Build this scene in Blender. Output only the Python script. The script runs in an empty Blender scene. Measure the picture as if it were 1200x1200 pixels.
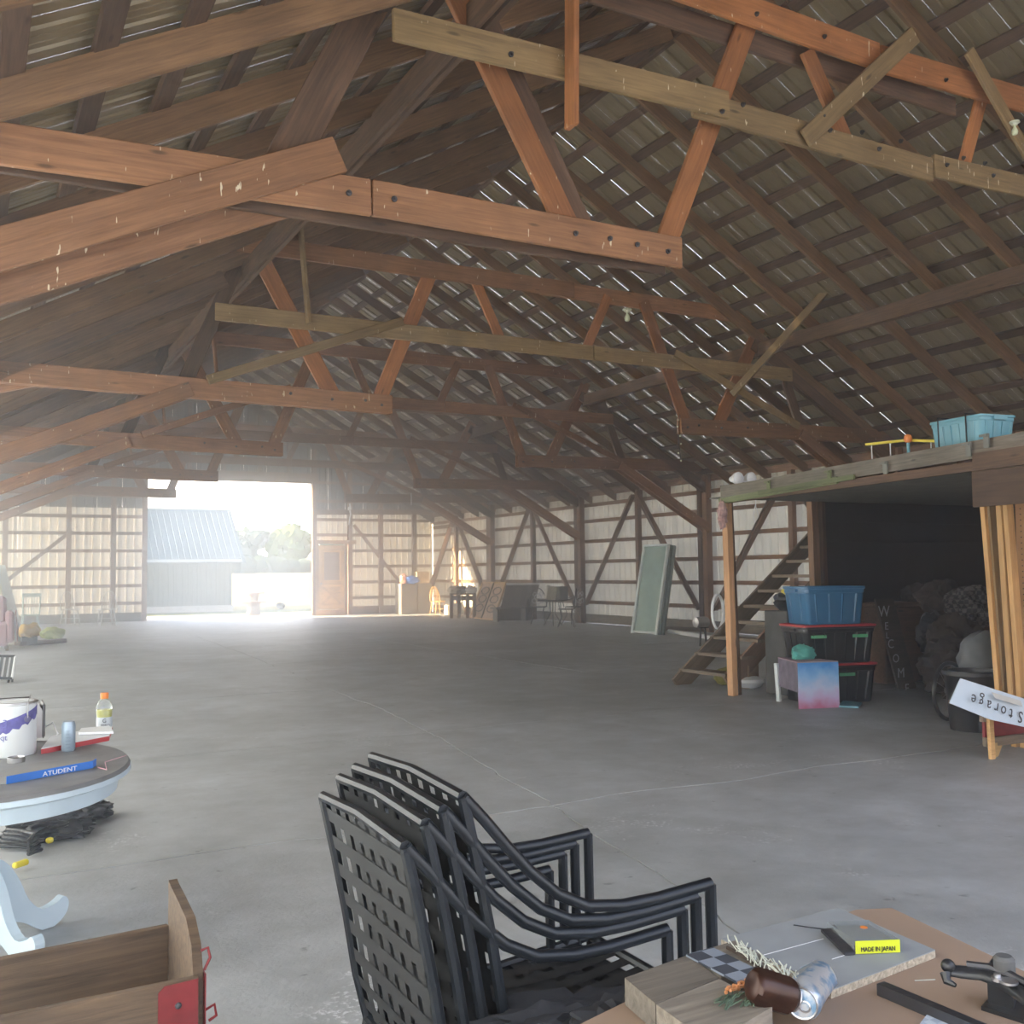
import bpy, math, random
from mathutils import Vector, Matrix, noise
C = bpy.context.scene
COL = C.collection
rnd = random.Random(7)
PI = math.pi

# ------------------------------------------------------------------ camera, world, sun, exposure
H = 1.55
YAW, PITCH, ROLL, FPX = .49523, .059347, -.011589, 1176.4
FW = Vector((math.sin(YAW)*math.cos(PITCH), math.cos(YAW)*math.cos(PITCH), math.sin(PITCH)))
_r = FW.cross(Vector((0, 0, 1))).normalized(); _u = _r.cross(FW)
RT = _r*math.cos(ROLL) + _u*math.sin(ROLL); UP = -_r*math.sin(ROLL) + _u*math.cos(ROLL)
cam = bpy.data.cameras.new('camera'); cam.lens = FPX/1200*36; cam.sensor_width = 36; cam.clip_end = 900; cam.clip_start = .05
co = bpy.data.objects.new('camera', cam); COL.objects.link(co)
m3 = Matrix((RT, UP, -FW)).transposed()
co.matrix_world = Matrix.Translation((0, 0, H)) @ m3.to_4x4()
C.camera = co
C.view_settings.view_transform = 'Standard'; C.view_settings.look = 'None'
C.view_settings.exposure = 1.14; C.view_settings.gamma = 1; C.view_settings.use_curve_mapping = False
C.cycles.use_denoising = True
C.cycles.max_bounces = 9; C.cycles.diffuse_bounces = 6; C.cycles.volume_bounces = 1
C.cycles.sample_clamp_indirect = 6
C.cycles.volume_step_rate = 5

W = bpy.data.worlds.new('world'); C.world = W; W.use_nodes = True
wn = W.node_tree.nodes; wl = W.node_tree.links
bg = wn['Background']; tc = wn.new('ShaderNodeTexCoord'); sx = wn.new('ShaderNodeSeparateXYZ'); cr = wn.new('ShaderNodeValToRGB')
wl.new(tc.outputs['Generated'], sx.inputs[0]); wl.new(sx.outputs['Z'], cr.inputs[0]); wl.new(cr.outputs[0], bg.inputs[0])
cr.color_ramp.elements[0].position = 0.0; cr.color_ramp.elements[0].color = (1, .98, .95, 1)
cr.color_ramp.elements[1].position = .7; cr.color_ramp.elements[1].color = (.55, .70, 1, 1)
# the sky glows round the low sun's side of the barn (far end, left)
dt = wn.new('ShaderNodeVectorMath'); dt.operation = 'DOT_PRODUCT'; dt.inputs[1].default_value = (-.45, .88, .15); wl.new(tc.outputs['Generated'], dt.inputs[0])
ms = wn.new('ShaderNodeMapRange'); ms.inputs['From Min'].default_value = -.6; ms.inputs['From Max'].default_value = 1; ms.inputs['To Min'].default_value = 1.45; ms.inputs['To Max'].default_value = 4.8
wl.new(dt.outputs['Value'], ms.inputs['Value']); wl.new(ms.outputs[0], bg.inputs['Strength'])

sun = bpy.data.lights.new('sun', 'SUN'); sun.energy = 24; sun.angle = .02; sun.color = (1, .80, .55)
so = bpy.data.objects.new('sun', sun); COL.objects.link(so)
so.rotation_euler = Vector((1, -.34, -.36)).to_track_quat('-Z', 'Y').to_euler()

# ------------------------------------------------------------------ picture ray -> world point at a known plane
def ray(x, y): return FW + RT*((x-600)/FPX) - UP*((y-600)/FPX)
O0 = Vector((0, 0, H))
def onY(x, y, Y): d = ray(x, y); return O0 + d*(Y/d.y)
def onX(x, y, X): d = ray(x, y); return O0 + d*(X/d.x)
def onZ(x, y, Z=0.): d = ray(x, y); return O0 + d*((Z-H)/d.z)

# ------------------------------------------------------------------ materials
MATS = {}
class NT:
    def __init__(s, name):
        s.m = bpy.data.materials.new(name); s.m.use_nodes = True
        s.n = s.m.node_tree.nodes; s.l = s.m.node_tree.links; s.b = s.n['Principled BSDF']
    def add(s, t, **k):
        n = s.n.new(t)
        for a, v in k.items():
            if a.startswith('i_'): n.inputs[a[2:]].default_value = v
            else: setattr(n, a, v)
        return n
    def link(s, a, b): s.l.new(a, b)
def plain(name, col, rough=.6, metal=0., var=.12, scale=6., bump=.0, trans=0.):
    if name in MATS: return MATS[name]
    t = NT(name); b = t.b
    tc = t.add('ShaderNodeTexCoord'); nz = t.add('ShaderNodeTexNoise', i_Scale=scale, i_Detail=4.)
    t.link(tc.outputs['Object'], nz.inputs['Vector'])
    mx = t.add('ShaderNodeMix', data_type='RGBA')
    mx.inputs['A'].default_value = (*[c*(1-var*1.6) for c in col], 1); mx.inputs['B'].default_value = (*[min(1, c*(1+var)) for c in col], 1)
    t.link(nz.outputs['Fac'], mx.inputs['Factor']); t.link(mx.outputs['Result'], b.inputs['Base Color'])
    b.inputs['Roughness'].default_value = rough; b.inputs['Metallic'].default_value = metal
    if trans: b.inputs['Transmission Weight'].default_value = trans
    if bump:
        bp = t.add('ShaderNodeBump', i_Strength=bump, i_Distance=.01); t.link(nz.outputs['Fac'], bp.inputs['Height']); t.link(bp.outputs[0], b.inputs['Normal'])
    MATS[name] = t.m; return t.m
def wood(name, a, c, rough=.75, flecks=0., sc=1., bump=.25):
    """grain runs along each board's own x axis"""
    if name in MATS: return MATS[name]
    t = NT(name); b = t.b
    tc = t.add('ShaderNodeTexCoord'); oi = t.add('ShaderNodeObjectInfo')
    va = t.add('ShaderNodeVectorMath', operation='ADD'); t.link(tc.outputs['Object'], va.inputs[0])
    ml = t.add('ShaderNodeMath', operation='MULTIPLY'); ml.inputs[1].default_value = 37.; t.link(oi.outputs['Random'], ml.inputs[0]); t.link(ml.outputs[0], va.inputs[1])
    mp = t.add('ShaderNodeMapping'); mp.inputs['Scale'].default_value = (1.2*sc, 22*sc, 22*sc); t.link(va.outputs[0], mp.inputs['Vector'])
    nz = t.add('ShaderNodeTexNoise', i_Scale=1.6, i_Detail=6., i_Roughness=.65, i_Distortion=.6); t.link(mp.outputs[0], nz.inputs['Vector'])
    n2 = t.add('ShaderNodeTexNoise', i_Scale=2.1*sc, i_Detail=3.); t.link(va.outputs[0], n2.inputs['Vector'])
    r = t.add('ShaderNodeValToRGB'); r.color_ramp.elements[0].position = .3; r.color_ramp.elements[1].position = .72
    r.color_ramp.elements[0].color = (*c, 1); r.color_ramp.elements[1].color = (*a, 1); t.link(nz.outputs['Fac'], r.inputs[0])
    hv = t.add('ShaderNodeHueSaturation'); t.link(r.outputs[0], hv.inputs['Color'])
    mr = t.add('ShaderNodeMapRange'); mr.inputs['To Min'].default_value = .55; mr.inputs['To Max'].default_value = 1.4; t.link(n2.outputs['Fac'], mr.inputs['Value'])
    m2 = t.add('ShaderNodeMapRange'); m2.inputs['To Min'].default_value = .72; m2.inputs['To Max'].default_value = 1.2; t.link(oi.outputs['Random'], m2.inputs['Value'])
    mm = t.add('ShaderNodeMath', operation='MULTIPLY'); t.link(mr.outputs[0], mm.inputs[0]); t.link(m2.outputs[0], mm.inputs[1]); t.link(mm.outputs[0], hv.inputs['Value'])
    out = hv.outputs['Color']
    # knots
    vo = t.add('ShaderNodeTexVoronoi', i_Scale=1.3*sc, feature='F1'); mpk = t.add('ShaderNodeMapping'); mpk.inputs['Scale'].default_value = (1.3, 5, 5)
    t.link(va.outputs[0], mpk.inputs['Vector']); t.link(mpk.outputs[0], vo.inputs['Vector'])
    kr = t.add('ShaderNodeValToRGB'); kr.color_ramp.elements[0].position = .05; kr.color_ramp.elements[0].color = (.25, .25, .25, 1); kr.color_ramp.elements[1].position = .12; kr.color_ramp.elements[1].color = (1, 1, 1, 1)
    t.link(vo.outputs['Distance'], kr.inputs[0])
    mk = t.add('ShaderNodeMix', data_type='RGBA', blend_type='MULTIPLY'); mk.inputs['Factor'].default_value = .8
    t.link(out, mk.inputs['A']); t.link(kr.outputs[0], mk.inputs['B']); out = mk.outputs['Result']
    if flecks:   # bird-dropping flecks, long down the board face
        geo = t.add('ShaderNodeNewGeometry'); mf = t.add('ShaderNodeMapping'); mf.inputs['Scale'].default_value = (30, 30, 7)
        t.link(geo.outputs['Position'], mf.inputs['Vector'])
        nf = t.add('ShaderNodeTexNoise', i_Scale=1., i_Detail=2.); t.link(mf.outputs[0], nf.inputs['Vector'])
        fr = t.add('ShaderNodeValToRGB'); fr.color_ramp.elements[0].position = .755-flecks; fr.color_ramp.elements[1].position = .775-flecks
        t.link(nf.outputs['Fac'], fr.inputs[0])
        mf2 = t.add('ShaderNodeMix', data_type='RGBA'); mf2.inputs['B'].default_value = (.75, .68, .52, 1)
        t.link(fr.outputs[0], mf2.inputs['Factor']); t.link(out, mf2.inputs['A']); out = mf2.outputs['Result']
    t.link(out, b.inputs['Base Color']); b.inputs['Roughness'].default_value = rough
    bp = t.add('ShaderNodeBump', i_Strength=bump, i_Distance=.01); t.link(nz.outputs['Fac'], bp.inputs['Height']); t.link(bp.outputs[0], b.inputs['Normal'])
    MATS[name] = t.m; return t.m
W_TRUSS = wood('truss_wood', (.40, .205, .10), (.21, .10, .05), flecks=.045)
W_ORANGE = wood('orange_web_wood', (.47, .20, .075), (.28, .11, .04), flecks=.035)
W_OLIVE = wood('weathered_collar_wood', (.36, .25, .12), (.20, .135, .065), flecks=.04)
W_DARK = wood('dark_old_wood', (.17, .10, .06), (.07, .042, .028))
W_RAFT = wood('rafter_wood', (.30, .175, .09), (.15, .085, .045))
W_PURL = wood('purlin_wood', (.17, .105, .07), (.08, .05, .035))
W_POST = wood('post_wood', (.34, .20, .125), (.19, .11, .07))
W_PINE = wood('new_pine', (.72, .45, .20), (.50, .28, .11))
W_GREY = wood('grey_weathered_wood', (.27, .235, .19), (.13, .11, .09), sc=1.5)
W_STAIR = wood('stair_wood', (.32, .245, .18), (.17, .13, .095))
W_WAGON = wood('wagon_oak', (.17, .112, .07), (.06, .04, .026), sc=1.2)
W_DOOR = wood('door_pine', (.85, .58, .27), (.65, .40, .17))
W_CRATE = wood('dark_plank', (.10, .07, .055), (.04, .028, .022))
def metal_sheet(name, col, col2, rough=.35, metal=.7, trl=.0, tcol=(.95, .93, .84, 1)):
    t = NT(name); b = t.b; geo = t.add('ShaderNodeTexCoord'); oi = t.add('ShaderNodeObjectInfo')
    nz = t.add('ShaderNodeTexNoise', i_Scale=1.3, i_Detail=7., i_Roughness=.7)
    va = t.add('ShaderNodeVectorMath', operation='ADD'); ml = t.add('ShaderNodeMath', operation='MULTIPLY'); ml.inputs[1].default_value = 31
    t.link(oi.outputs['Random'], ml.inputs[0]); t.link(geo.outputs['Object'], va.inputs[0]); t.link(ml.outputs[0], va.inputs[1]); t.link(va.outputs[0], nz.inputs['Vector'])
    mx = t.add('ShaderNodeMix', data_type='RGBA'); mx.inputs['A'].default_value = (*col, 1); mx.inputs['B'].default_value = (*col2, 1)
    t.link(nz.outputs['Fac'], mx.inputs['Factor']); t.link(mx.outputs['Result'], b.inputs['Base Color'])
    b.inputs['Roughness'].default_value = rough; b.inputs['Metallic'].default_value = metal
    if trl:
        tr = t.add('ShaderNodeBsdfTranslucent'); tr.inputs[0].default_value = tcol; ms = t.add('ShaderNodeMixShader'); ms.inputs[0].default_value = trl
        t.link(t.b.outputs[0], ms.inputs[1]); t.link(tr.outputs[0], ms.inputs[2]); t.link(ms.outputs[0], t.n['Material Output'].inputs['Surface'])
    MATS[name] = t.m; return t.m
M_ROOF = metal_sheet('galvanised_roof_sheet', (.38, .315, .20), (.20, .16, .10), .42, .4)
M_WALL = metal_sheet('pale_wall_sheet', (.84, .82, .74), (.66, .63, .56), .5, .0, trl=.065)  # slight translucency added so daylight through it brightens walls and floor
M_WALLL = metal_sheet('translucent_fill_sheet', (.84, .82, .74), (.66, .63, .56), .5, .0, trl=.34, tcol=(.70, .84, 1, 1))  # cool translucency added to the unseen left wall to light the floor
M_SHED = plain('pale_blue_green_siding', (.085, .12, .115), .6)
M_SHEDR = plain('pale_blue_roof_metal', (.035, .075, .10), .8)
M_BLACK = plain('black_metal', (.012, .015, .02), .33, .3)
M_STRAP = plain('black_strap', (.013, .014, .016), .6)
M_IRON = plain('grey_iron', (.09, .09, .10), .5, .8, bump=.3, scale=30)
M_STEEL = plain('steel', (.5, .5, .52), .3, .9)
M_WHITE = plain('white_paint', (.72, .76, .78), .45, var=.06)
M_TWHITE = plain('blue_white_paint', (.55, .66, .74), .4, var=.08)
M_TGREY = plain('worn_grey_tabletop', (.20, .20, .205), .5, var=.3, scale=9)
M_RED = plain('red_metal', (.28, .03, .035), .45, .2, var=.35, scale=14)
M_REDP = plain('red_plastic', (.5, .04, .05), .4)
M_BLUE = plain('blue_plastic', (.05, .17, .33), .32)
M_LBLUE = plain('light_blue_plastic', (.18, .42, .52), .35)
M_BKPL = plain('black_plastic', (.02, .021, .024), .3)
M_GREENT = plain('green_tape', (.12, .45, .22), .6)
M_TEAL = plain('teal_sheer', (.12, .45, .40), .35)
M_YEL = plain('yellow_plastic', (.75, .62, .05), .4)
M_LIME = plain('lime_label', (.66, .72, .03), .5, var=.03)
M_ORANGE = plain('orange_plastic', (.85, .26, .05), .4)
M_INK = plain('dark_ink', (.03, .03, .04), .7, var=.02)
M_WINK = plain('white_ink', (.8, .82, .85), .6, var=.02)
M_CARD = plain('brown_cardboard', (.33, .23, .165), .85, var=.12, scale=4, bump=.1)
M_PBOARD = plain('particle_board_face', (.30, .32, .335), .7, var=.15, scale=12)
M_CHIP = plain('particle_board_edge', (.55, .47, .36), .9, var=.5, scale=140, bump=.6)
M_CLOTH = plain('black_cloth', (.02, .021, .026), .9)
M_MAUVE = plain('mauve_upholstery', (.33, .20, .23), .9)
M_CREAM = plain('cream_panel', (.62, .60, .52), .6)
M_SAGE = plain('sage_chair_paint', (.42, .52, .50), .6)
M_GCHAIR = plain('grey_chair_paint', (.50, .50, .48), .6)
M_GLASSP = plain('greenish_glass_pane', (.42, .56, .54), .12, .0)
M_GCAB = plain('grey_cabinet', (.23, .22, .21), .6)
M_PEG = plain('pegboard', (.48, .27, .13), .7, var=.1)
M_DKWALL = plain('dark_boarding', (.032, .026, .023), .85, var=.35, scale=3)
M_CEILP = plain('loft_underside', (.22, .21, .17), .8, var=.2)
M_PLAID = None
M_CLEAR = NT('clear_plastic'); M_CLEAR.b.inputs['Transmission Weight'].default_value = .85; M_CLEAR.b.inputs['Roughness'].default_value = .12; M_CLEAR.b.inputs['IOR'].default_value = 1.2; M_CLEAR.b.inputs['Base Color'].default_value = (.8, .85, .88, 1); M_CLEAR = M_CLEAR.m
M_JUICE = plain('yellow_drink', (.72, .68, .12), .15, var=.03)
M_BULB = plain('porcelain', (.75, .78, .62), .3, var=.04)
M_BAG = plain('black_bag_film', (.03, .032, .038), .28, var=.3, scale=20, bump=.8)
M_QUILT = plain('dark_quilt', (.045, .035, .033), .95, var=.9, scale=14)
M_GREYBOX = plain('dull_grey_box', (.11, .11, .11), .7, var=.3)

def checker(name, c1, c2, scale):
    t = NT(name); tc = t.add('ShaderNodeTexCoord'); ck = t.add('ShaderNodeTexChecker', i_Scale=scale); ck.inputs[1].default_value = (*c1, 1); ck.inputs[2].default_value = (*c2, 1)
    t.link(tc.outputs['Object'], ck.inputs['Vector']); t.link(ck.outputs[0], t.b.inputs['Base Color']); t.b.inputs['Roughness'].default_value = .95; return t.m
M_PLAID = checker('dark_plaid_cloth', (.04, .045, .06), (.22, .25, .30), 26)
M_PLAIDW = checker('pale_plaid_cloth', (.5, .56, .64), (.36, .42, .52), 60)
M_CHECKQ = checker('checked_quilt', (.025, .025, .028), (.13, .12, .12), 18)

def concrete():
    t = NT('old_barn_concrete'); b = t.b; geo = t.add('ShaderNodeNewGeometry')
    def nz(s, d, r=.6, dist=0.):
        n = t.add('ShaderNodeTexNoise', i_Scale=s, i_Detail=d, i_Roughness=r, i_Distortion=dist); t.link(geo.outputs['Position'], n.inputs['Vector']); return n
    big = nz(.35, 6., .62, .4); mid = nz(2.2, 8., .7); fine = nz(38., 5., .7); pale = nz(.9, 9., .74, .8)
    r1 = t.add('ShaderNodeValToRGB'); e = r1.color_ramp.elements; e[0].position = .32; e[0].color = (.33, .345, .35, 1); e[1].position = .68; e[1].color = (.48, .50, .525, 1); t.link(big.outputs['Fac'], r1.inputs[0])
    r2 = t.add('ShaderNodeValToRGB'); e = r2.color_ramp.elements; e[0].position = .3; e[0].color = (.72, .71, .69, 1); e[1].position = .7; e[1].color = (1.12, 1.12, 1.12, 1); t.link(mid.outputs['Fac'], r2.inputs[0])
    m = t.add('ShaderNodeMix', data_type='RGBA', blend_type='MULTIPLY'); m.inputs['Factor'].default_value = 1; t.link(r1.outputs[0], m.inputs['A']); t.link(r2.outputs[0], m.inputs['B'])
    r3 = t.add('ShaderNodeValToRGB'); e = r3.color_ramp.elements; e[0].position = .56; e[0].color = (0, 0, 0, 1); e[1].position = .66; e[1].color = (1, 1, 1, 1); t.link(pale.outputs['Fac'], r3.inputs[0])
    r4 = t.add('ShaderNodeValToRGB'); e = r4.color_ramp.elements; e[0].position = .52; e[1].position = .60; t.link(fine.outputs['Fac'], r4.inputs[0])
    mm = t.add('ShaderNodeMath', operation='MULTIPLY'); t.link(r3.outputs[0], mm.inputs[0]); t.link(r4.outputs[0], mm.inputs[1])
    m2 = t.add('ShaderNodeMix', data_type='RGBA'); m2.inputs['B'].default_value = (.72, .73, .75, 1); t.link(mm.outputs[0], m2.inputs['Factor']); t.link(m.outputs['Result'], m2.inputs['A'])
    r5 = t.add('ShaderNodeValToRGB'); e = r5.color_ramp.elements; e[0].position = .66; e[0].color = (1, 1, 1, 1); e[1].position = .72; e[1].color = (.45, .44, .42, 1); sp = nz(9., 4., .6); t.link(sp.outputs['Fac'], r5.inputs[0])
    m3 = t.add('ShaderNodeMix', data_type='RGBA', blend_type='MULTIPLY'); m3.inputs['Factor'].default_value = .7; t.link(m2.outputs['Result'], m3.inputs['A']); t.link(r5.outputs[0], m3.inputs['B'])
    t.link(m3.outputs['Result'], b.inputs['Base Color'])
    rr = t.add('ShaderNodeMapRange'); rr.inputs['To Min'].default_value = .36; rr.inputs['To Max'].default_value = .68; t.link(mid.outputs['Fac'], rr.inputs['Value']); t.link(rr.outputs[0], b.inputs['Roughness'])
    bp = t.add('ShaderNodeBump', i_Strength=.35, i_Distance=.01); t.link(fine.outputs['Fac'], bp.inputs['Height']); t.link(bp.outputs[0], b.inputs['Normal'])
    return t.m
M_CONC = concrete()
M_DIRT = plain('joint_dirt', (.05, .045, .04), .95)

# ------------------------------------------------------------------ mesh helpers
class MB:
    def __init__(s): s.v = []; s.f = []; s.smooth = False
    def add(s, vs, fs):
        n = len(s.v); s.v += [Vector(v) for v in vs]; s.f += [tuple(i+n for i in f) for f in fs]; return s
    def box(s, c, d, M=None, ch=0.):
        c = Vector(c); hx, hy, hz = d[0]/2, d[1]/2, d[2]/2
        if ch:
            vs = []; ks = []
            for sx_ in (-1, 1):
                for sy in (-1, 1):
                    for sz in (-1, 1):
                        vs += [(sx_*hx, sy*(hy-ch), sz*(hz-ch)), (sx_*(hx-ch), sy*hy, sz*(hz-ch)), (sx_*(hx-ch), sy*(hy-ch), sz*hz)]
            I = lambda a, b, c_, k: ((a*2+b)*2+c_)*3+k
            fs = [[I(a, 0, 0, 0), I(a, 1, 0, 0), I(a, 1, 1, 0), I(a, 0, 1, 0)][::(-1 if a == 0 else 1)] for a in (0, 1)]
            fs += [[I(0, b, 0, 1), I(1, b, 0, 1), I(1, b, 1, 1), I(0, b, 1, 1)][::(1 if b == 0 else -1)] for b in (0, 1)]
            fs += [[I(0, 0, c_, 2), I(1, 0, c_, 2), I(1, 1, c_, 2), I(0, 1, c_, 2)][::(-1 if c_ == 0 else 1)] for c_ in (0, 1)]
            for a in (0, 1):
                for b in (0, 1): fs.append([I(a, b, 0, 0), I(a, b, 1, 0), I(a, b, 1, 1), I(a, b, 0, 1)])
                for c_ in (0, 1): fs.append([I(a, 0, c_, 0), I(a, 1, c_, 0), I(a, 1, c_, 2), I(a, 0, c_, 2)])
            for b in (0, 1):
                for c_ in (0, 1): fs.append([I(0, b, c_, 1), I(1, b, c_, 1), I(1, b, c_, 2), I(0, b, c_, 2)])
            for a in (0, 1):
                for b in (0, 1):
                    for c_ in (0, 1): fs.append([I(a, b, c_, 0), I(a, b, c_, 1), I(a, b, c_, 2)])
        else:
            vs = [(x, y, z) for x in (-hx, hx) for y in (-hy, hy) for z in (-hz, hz)]
            fs = [(0, 1, 3, 2), (4, 6, 7, 5), (0, 4, 5, 1), (2, 3, 7, 6), (0, 2, 6, 4), (1, 5, 7, 3)]
        vs = [(M @ Vector(v) if M else Vector(v)) + c for v in vs]
        return s.add(vs, fs)
    def bar(s, p, q, w, h, up=(0, 0, 1)):
        p, q = Vector(p), Vector(q); d = (q-p); L = d.length; x = d/L; y = Vector(up).cross(x)
        if y.length < 1e-4: y = Vector((0, 1, 0)).cross(x)
        y.normalize(); z = x.cross(y)
        return s.box((p+q)/2, (L, w, h), Matrix((x, y, z)).transposed())
    def tube(s, pts, r, n=8, closed=False, sq=1., caps=True):
        pts = [Vector(p) for p in pts]; N = len(pts); rs = r if isinstance(r, (list, tuple)) else [r]*N
        base = len(s.v); prev = None
        for i, p in enumerate(pts):
            a = pts[(i-1) % N] if (i > 0 or closed) else p; b = pts[(i+1) % N] if (i < N-1 or closed) else p
            t = (b-a).normalized()
            if prev is None:
                u = t.orthogonal().normalized()
            else: u = (prev - t*prev.dot(t)).normalized()
            prev = u; w = t.cross(u)
            for k in range(n):
                an = 2*PI*k/n; s.v.append(p + (u*math.cos(an) + w*math.sin(an)*sq)*rs[i])
        M_ = N if closed else N-1
        for i in range(M_):
            j = (i+1) % N
            for k in range(n):
                l = (k+1) % n; s.f.append((base+i*n+k, base+i*n+l, base+j*n+l, base+j*n+k))
        if not closed and caps:
            s.f.append(tuple(base+k for k in range(n))[::-1]); s.f.append(tuple(base+(N-1)*n+k for k in range(n)))
        s.smooth = n > 5; return s
    def lathe(s, prof, c=(0, 0, 0), n=20, ex=1., ey=1., ax='z'):
        base = len(s.v); c = Vector(c)
        for r, z in prof:
            for k in range(n):
                a = 2*PI*k/n; v = Vector((r*math.cos(a)*ex, r*math.sin(a)*ey, z))
                if ax == 'y': v = Vector((v.x, v.z, v.y))
                if ax == 'x': v = Vector((v.z, v.x, v.y))
                s.v.append(c+v)
        for i in range(len(prof)-1):
            for k in range(n):
                l = (k+1) % n; s.f.append((base+i*n+k, base+i*n+l, base+(i+1)*n+l, base+(i+1)*n+k))
        s.f.append(tuple(base+k for k in range(n))[::-1]); s.f.append(tuple(base+(len(prof)-1)*n+k for k in range(n)))
        s.smooth = True; return s
    def prism(s, poly, d):
        """poly: list of 3d points, extruded by vector d"""
        n = len(poly); p = [Vector(a) for a in poly]; d = Vector(d)
        s.add(p+[a+d for a in p], [tuple(range(n))[::-1], tuple(range(n, 2*n))]+[(i, (i+1) % n, n+(i+1) % n, n+i) for i in range(n)]); return s
    def blob(s, c, r, seed=0, sub=3, amp=.25, freq=2.):
        import bmesh
        bm = bmesh.new(); bmesh.ops.create_icosphere(bm, subdivisions=sub, radius=1)
        c = Vector(c); r = Vector(r) if not isinstance(r, (int, float)) else Vector((r, r, r)); o = Vector((seed*3.7, seed*1.3, seed*7.1))
        vs = []
        for v in bm.verts:
            k = 1+amp*noise.noise(v.co*freq+o)+amp*.5*noise.noise(v.co*freq*2.7+o); vs.append(Vector((v.co.x*r.x*k, v.co.y*r.y*k, v.co.z*r.z*k))+c)
        fs = [tuple(v.index for v in f.verts) for f in bm.faces]; bm.free(); s.add(vs, fs); s.smooth = True; return s
    def mesh(s, name, off=None):
        me = bpy.data.meshes.new(name); off = off or Vector((0, 0, 0))
        me.from_pydata([tuple(v-off) for v in s.v], [], s.f)
        import bmesh
        bm = bmesh.new(); bm.from_mesh(me); bmesh.ops.recalc_face_normals(bm, faces=bm.faces); bm.to_mesh(me); bm.free()
        if s.smooth:
            me.polygons.foreach_set('use_smooth', [True]*len(me.polygons)); me.set_sharp_from_angle(angle=.7)
        return me
def wloc(o):
    v = Vector((0, 0, 0))
    while o: v += o.location; o = o.parent
    return v
def tag(o, label=None, cat=None, group=None, kind=None):
    if label: o['label'] = label
    if cat: o['category'] = cat
    if group: o['group'] = group
    if kind: o['kind'] = kind
    return o
def empty(name, loc, label=None, cat=None, group=None, kind=None):
    o = bpy.data.objects.new(name, None); o.location = loc; o.empty_display_size = .1; COL.objects.link(o); return tag(o, label, cat, group, kind)
def put(name, mb, mat, parent=None, loc=None, **k):
    """mb in world coordinates; origin moved to loc (top level) or the parent's origin"""
    base = wloc(parent) if parent else Vector(loc or (0, 0, 0))
    me = mb.mesh(name, base); me.materials.append(mat)
    o = bpy.data.objects.new(name, me); o.parent = parent
    if not parent: o.location = base
    COL.objects.link(o); return tag(o, **k)
BOXC = {}
def boxmesh(L, w, h, mat, ch):
    key = (round(L, 3), round(w, 3), round(h, 3), mat.name, ch)
    if key not in BOXC:
        me = MB().box((0, 0, 0), (L, w, h), ch=ch).mesh('board'); me.materials.append(mat); BOXC[key] = me
    return BOXC[key]
def board(name, p, q, w, h, mat, parent=None, up=(0, 0, 1), ch=0., **k):
    """a plank from p to q with its own axes: w sideways, h along up"""
    p, q = Vector(p), Vector(q); d = q-p; L = d.length; x = d/L; y = Vector(up).cross(x)
    if y.length < 1e-3: y = Vector((0, 1, 0)).cross(x)
    y.normalize(); z = x.cross(y)
    o = bpy.data.objects.new(name, boxmesh(L, w, h, mat, ch)); o.parent = parent
    M = Matrix((x, y, z)).transposed().to_4x4(); M.translation = (p+q)/2 - (wloc(parent) if parent else Vector((0, 0, 0)))
    o.matrix_local = M; COL.objects.link(o); return tag(o, **k)
def copytree(o, parent=None):
    c = o.copy(); COL.objects.link(c); c.parent = parent
    for ch in [x for x in o.children]: copytree(ch, c)
    return c
def textmesh(s, size, ext=.001):
    cu = bpy.data.curves.new('t', 'FONT'); cu.body = s; cu.size = size; cu.extrude = ext; cu.align_x = 'CENTER'; cu.align_y = 'CENTER'; cu.resolution_u = 3
    ob = bpy.data.objects.new('t', cu); COL.objects.link(ob); dg = bpy.context.evaluated_depsgraph_get(); me = bpy.data.meshes.new_from_object(ob.evaluated_get(dg))
    bpy.data.objects.remove(ob); return me
def lettering(name, s, size, c, xdir, ydir, mat, parent, sx_=1.):
    me = textmesh(s, size); me.materials.clear(); me.materials.append(mat)
    x = Vector(xdir).normalized(); y = Vector(ydir); y = (y-x*y.dot(x)).normalized(); z = x.cross(y)
    M = Matrix((x*sx_, y, z)).transposed().to_4x4(); M.translation = Vector(c)-(wloc(parent) if parent else Vector((0, 0, 0)))
    me.transform(M); o = bpy.data.objects.new(name, me); o.parent = parent; COL.objects.link(o); return o

# ------------------------------------------------------------------ building dimensions
XL, XR, YF, YN = -.95, 16.15, 36.66, -1.2
XRG, ZRG, SR, SL = 7.8, 8.6, .566, .55
def roofz(x): return ZRG-SR*(x-XRG) if x > XRG else ZRG-SL*(XRG-x)

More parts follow.
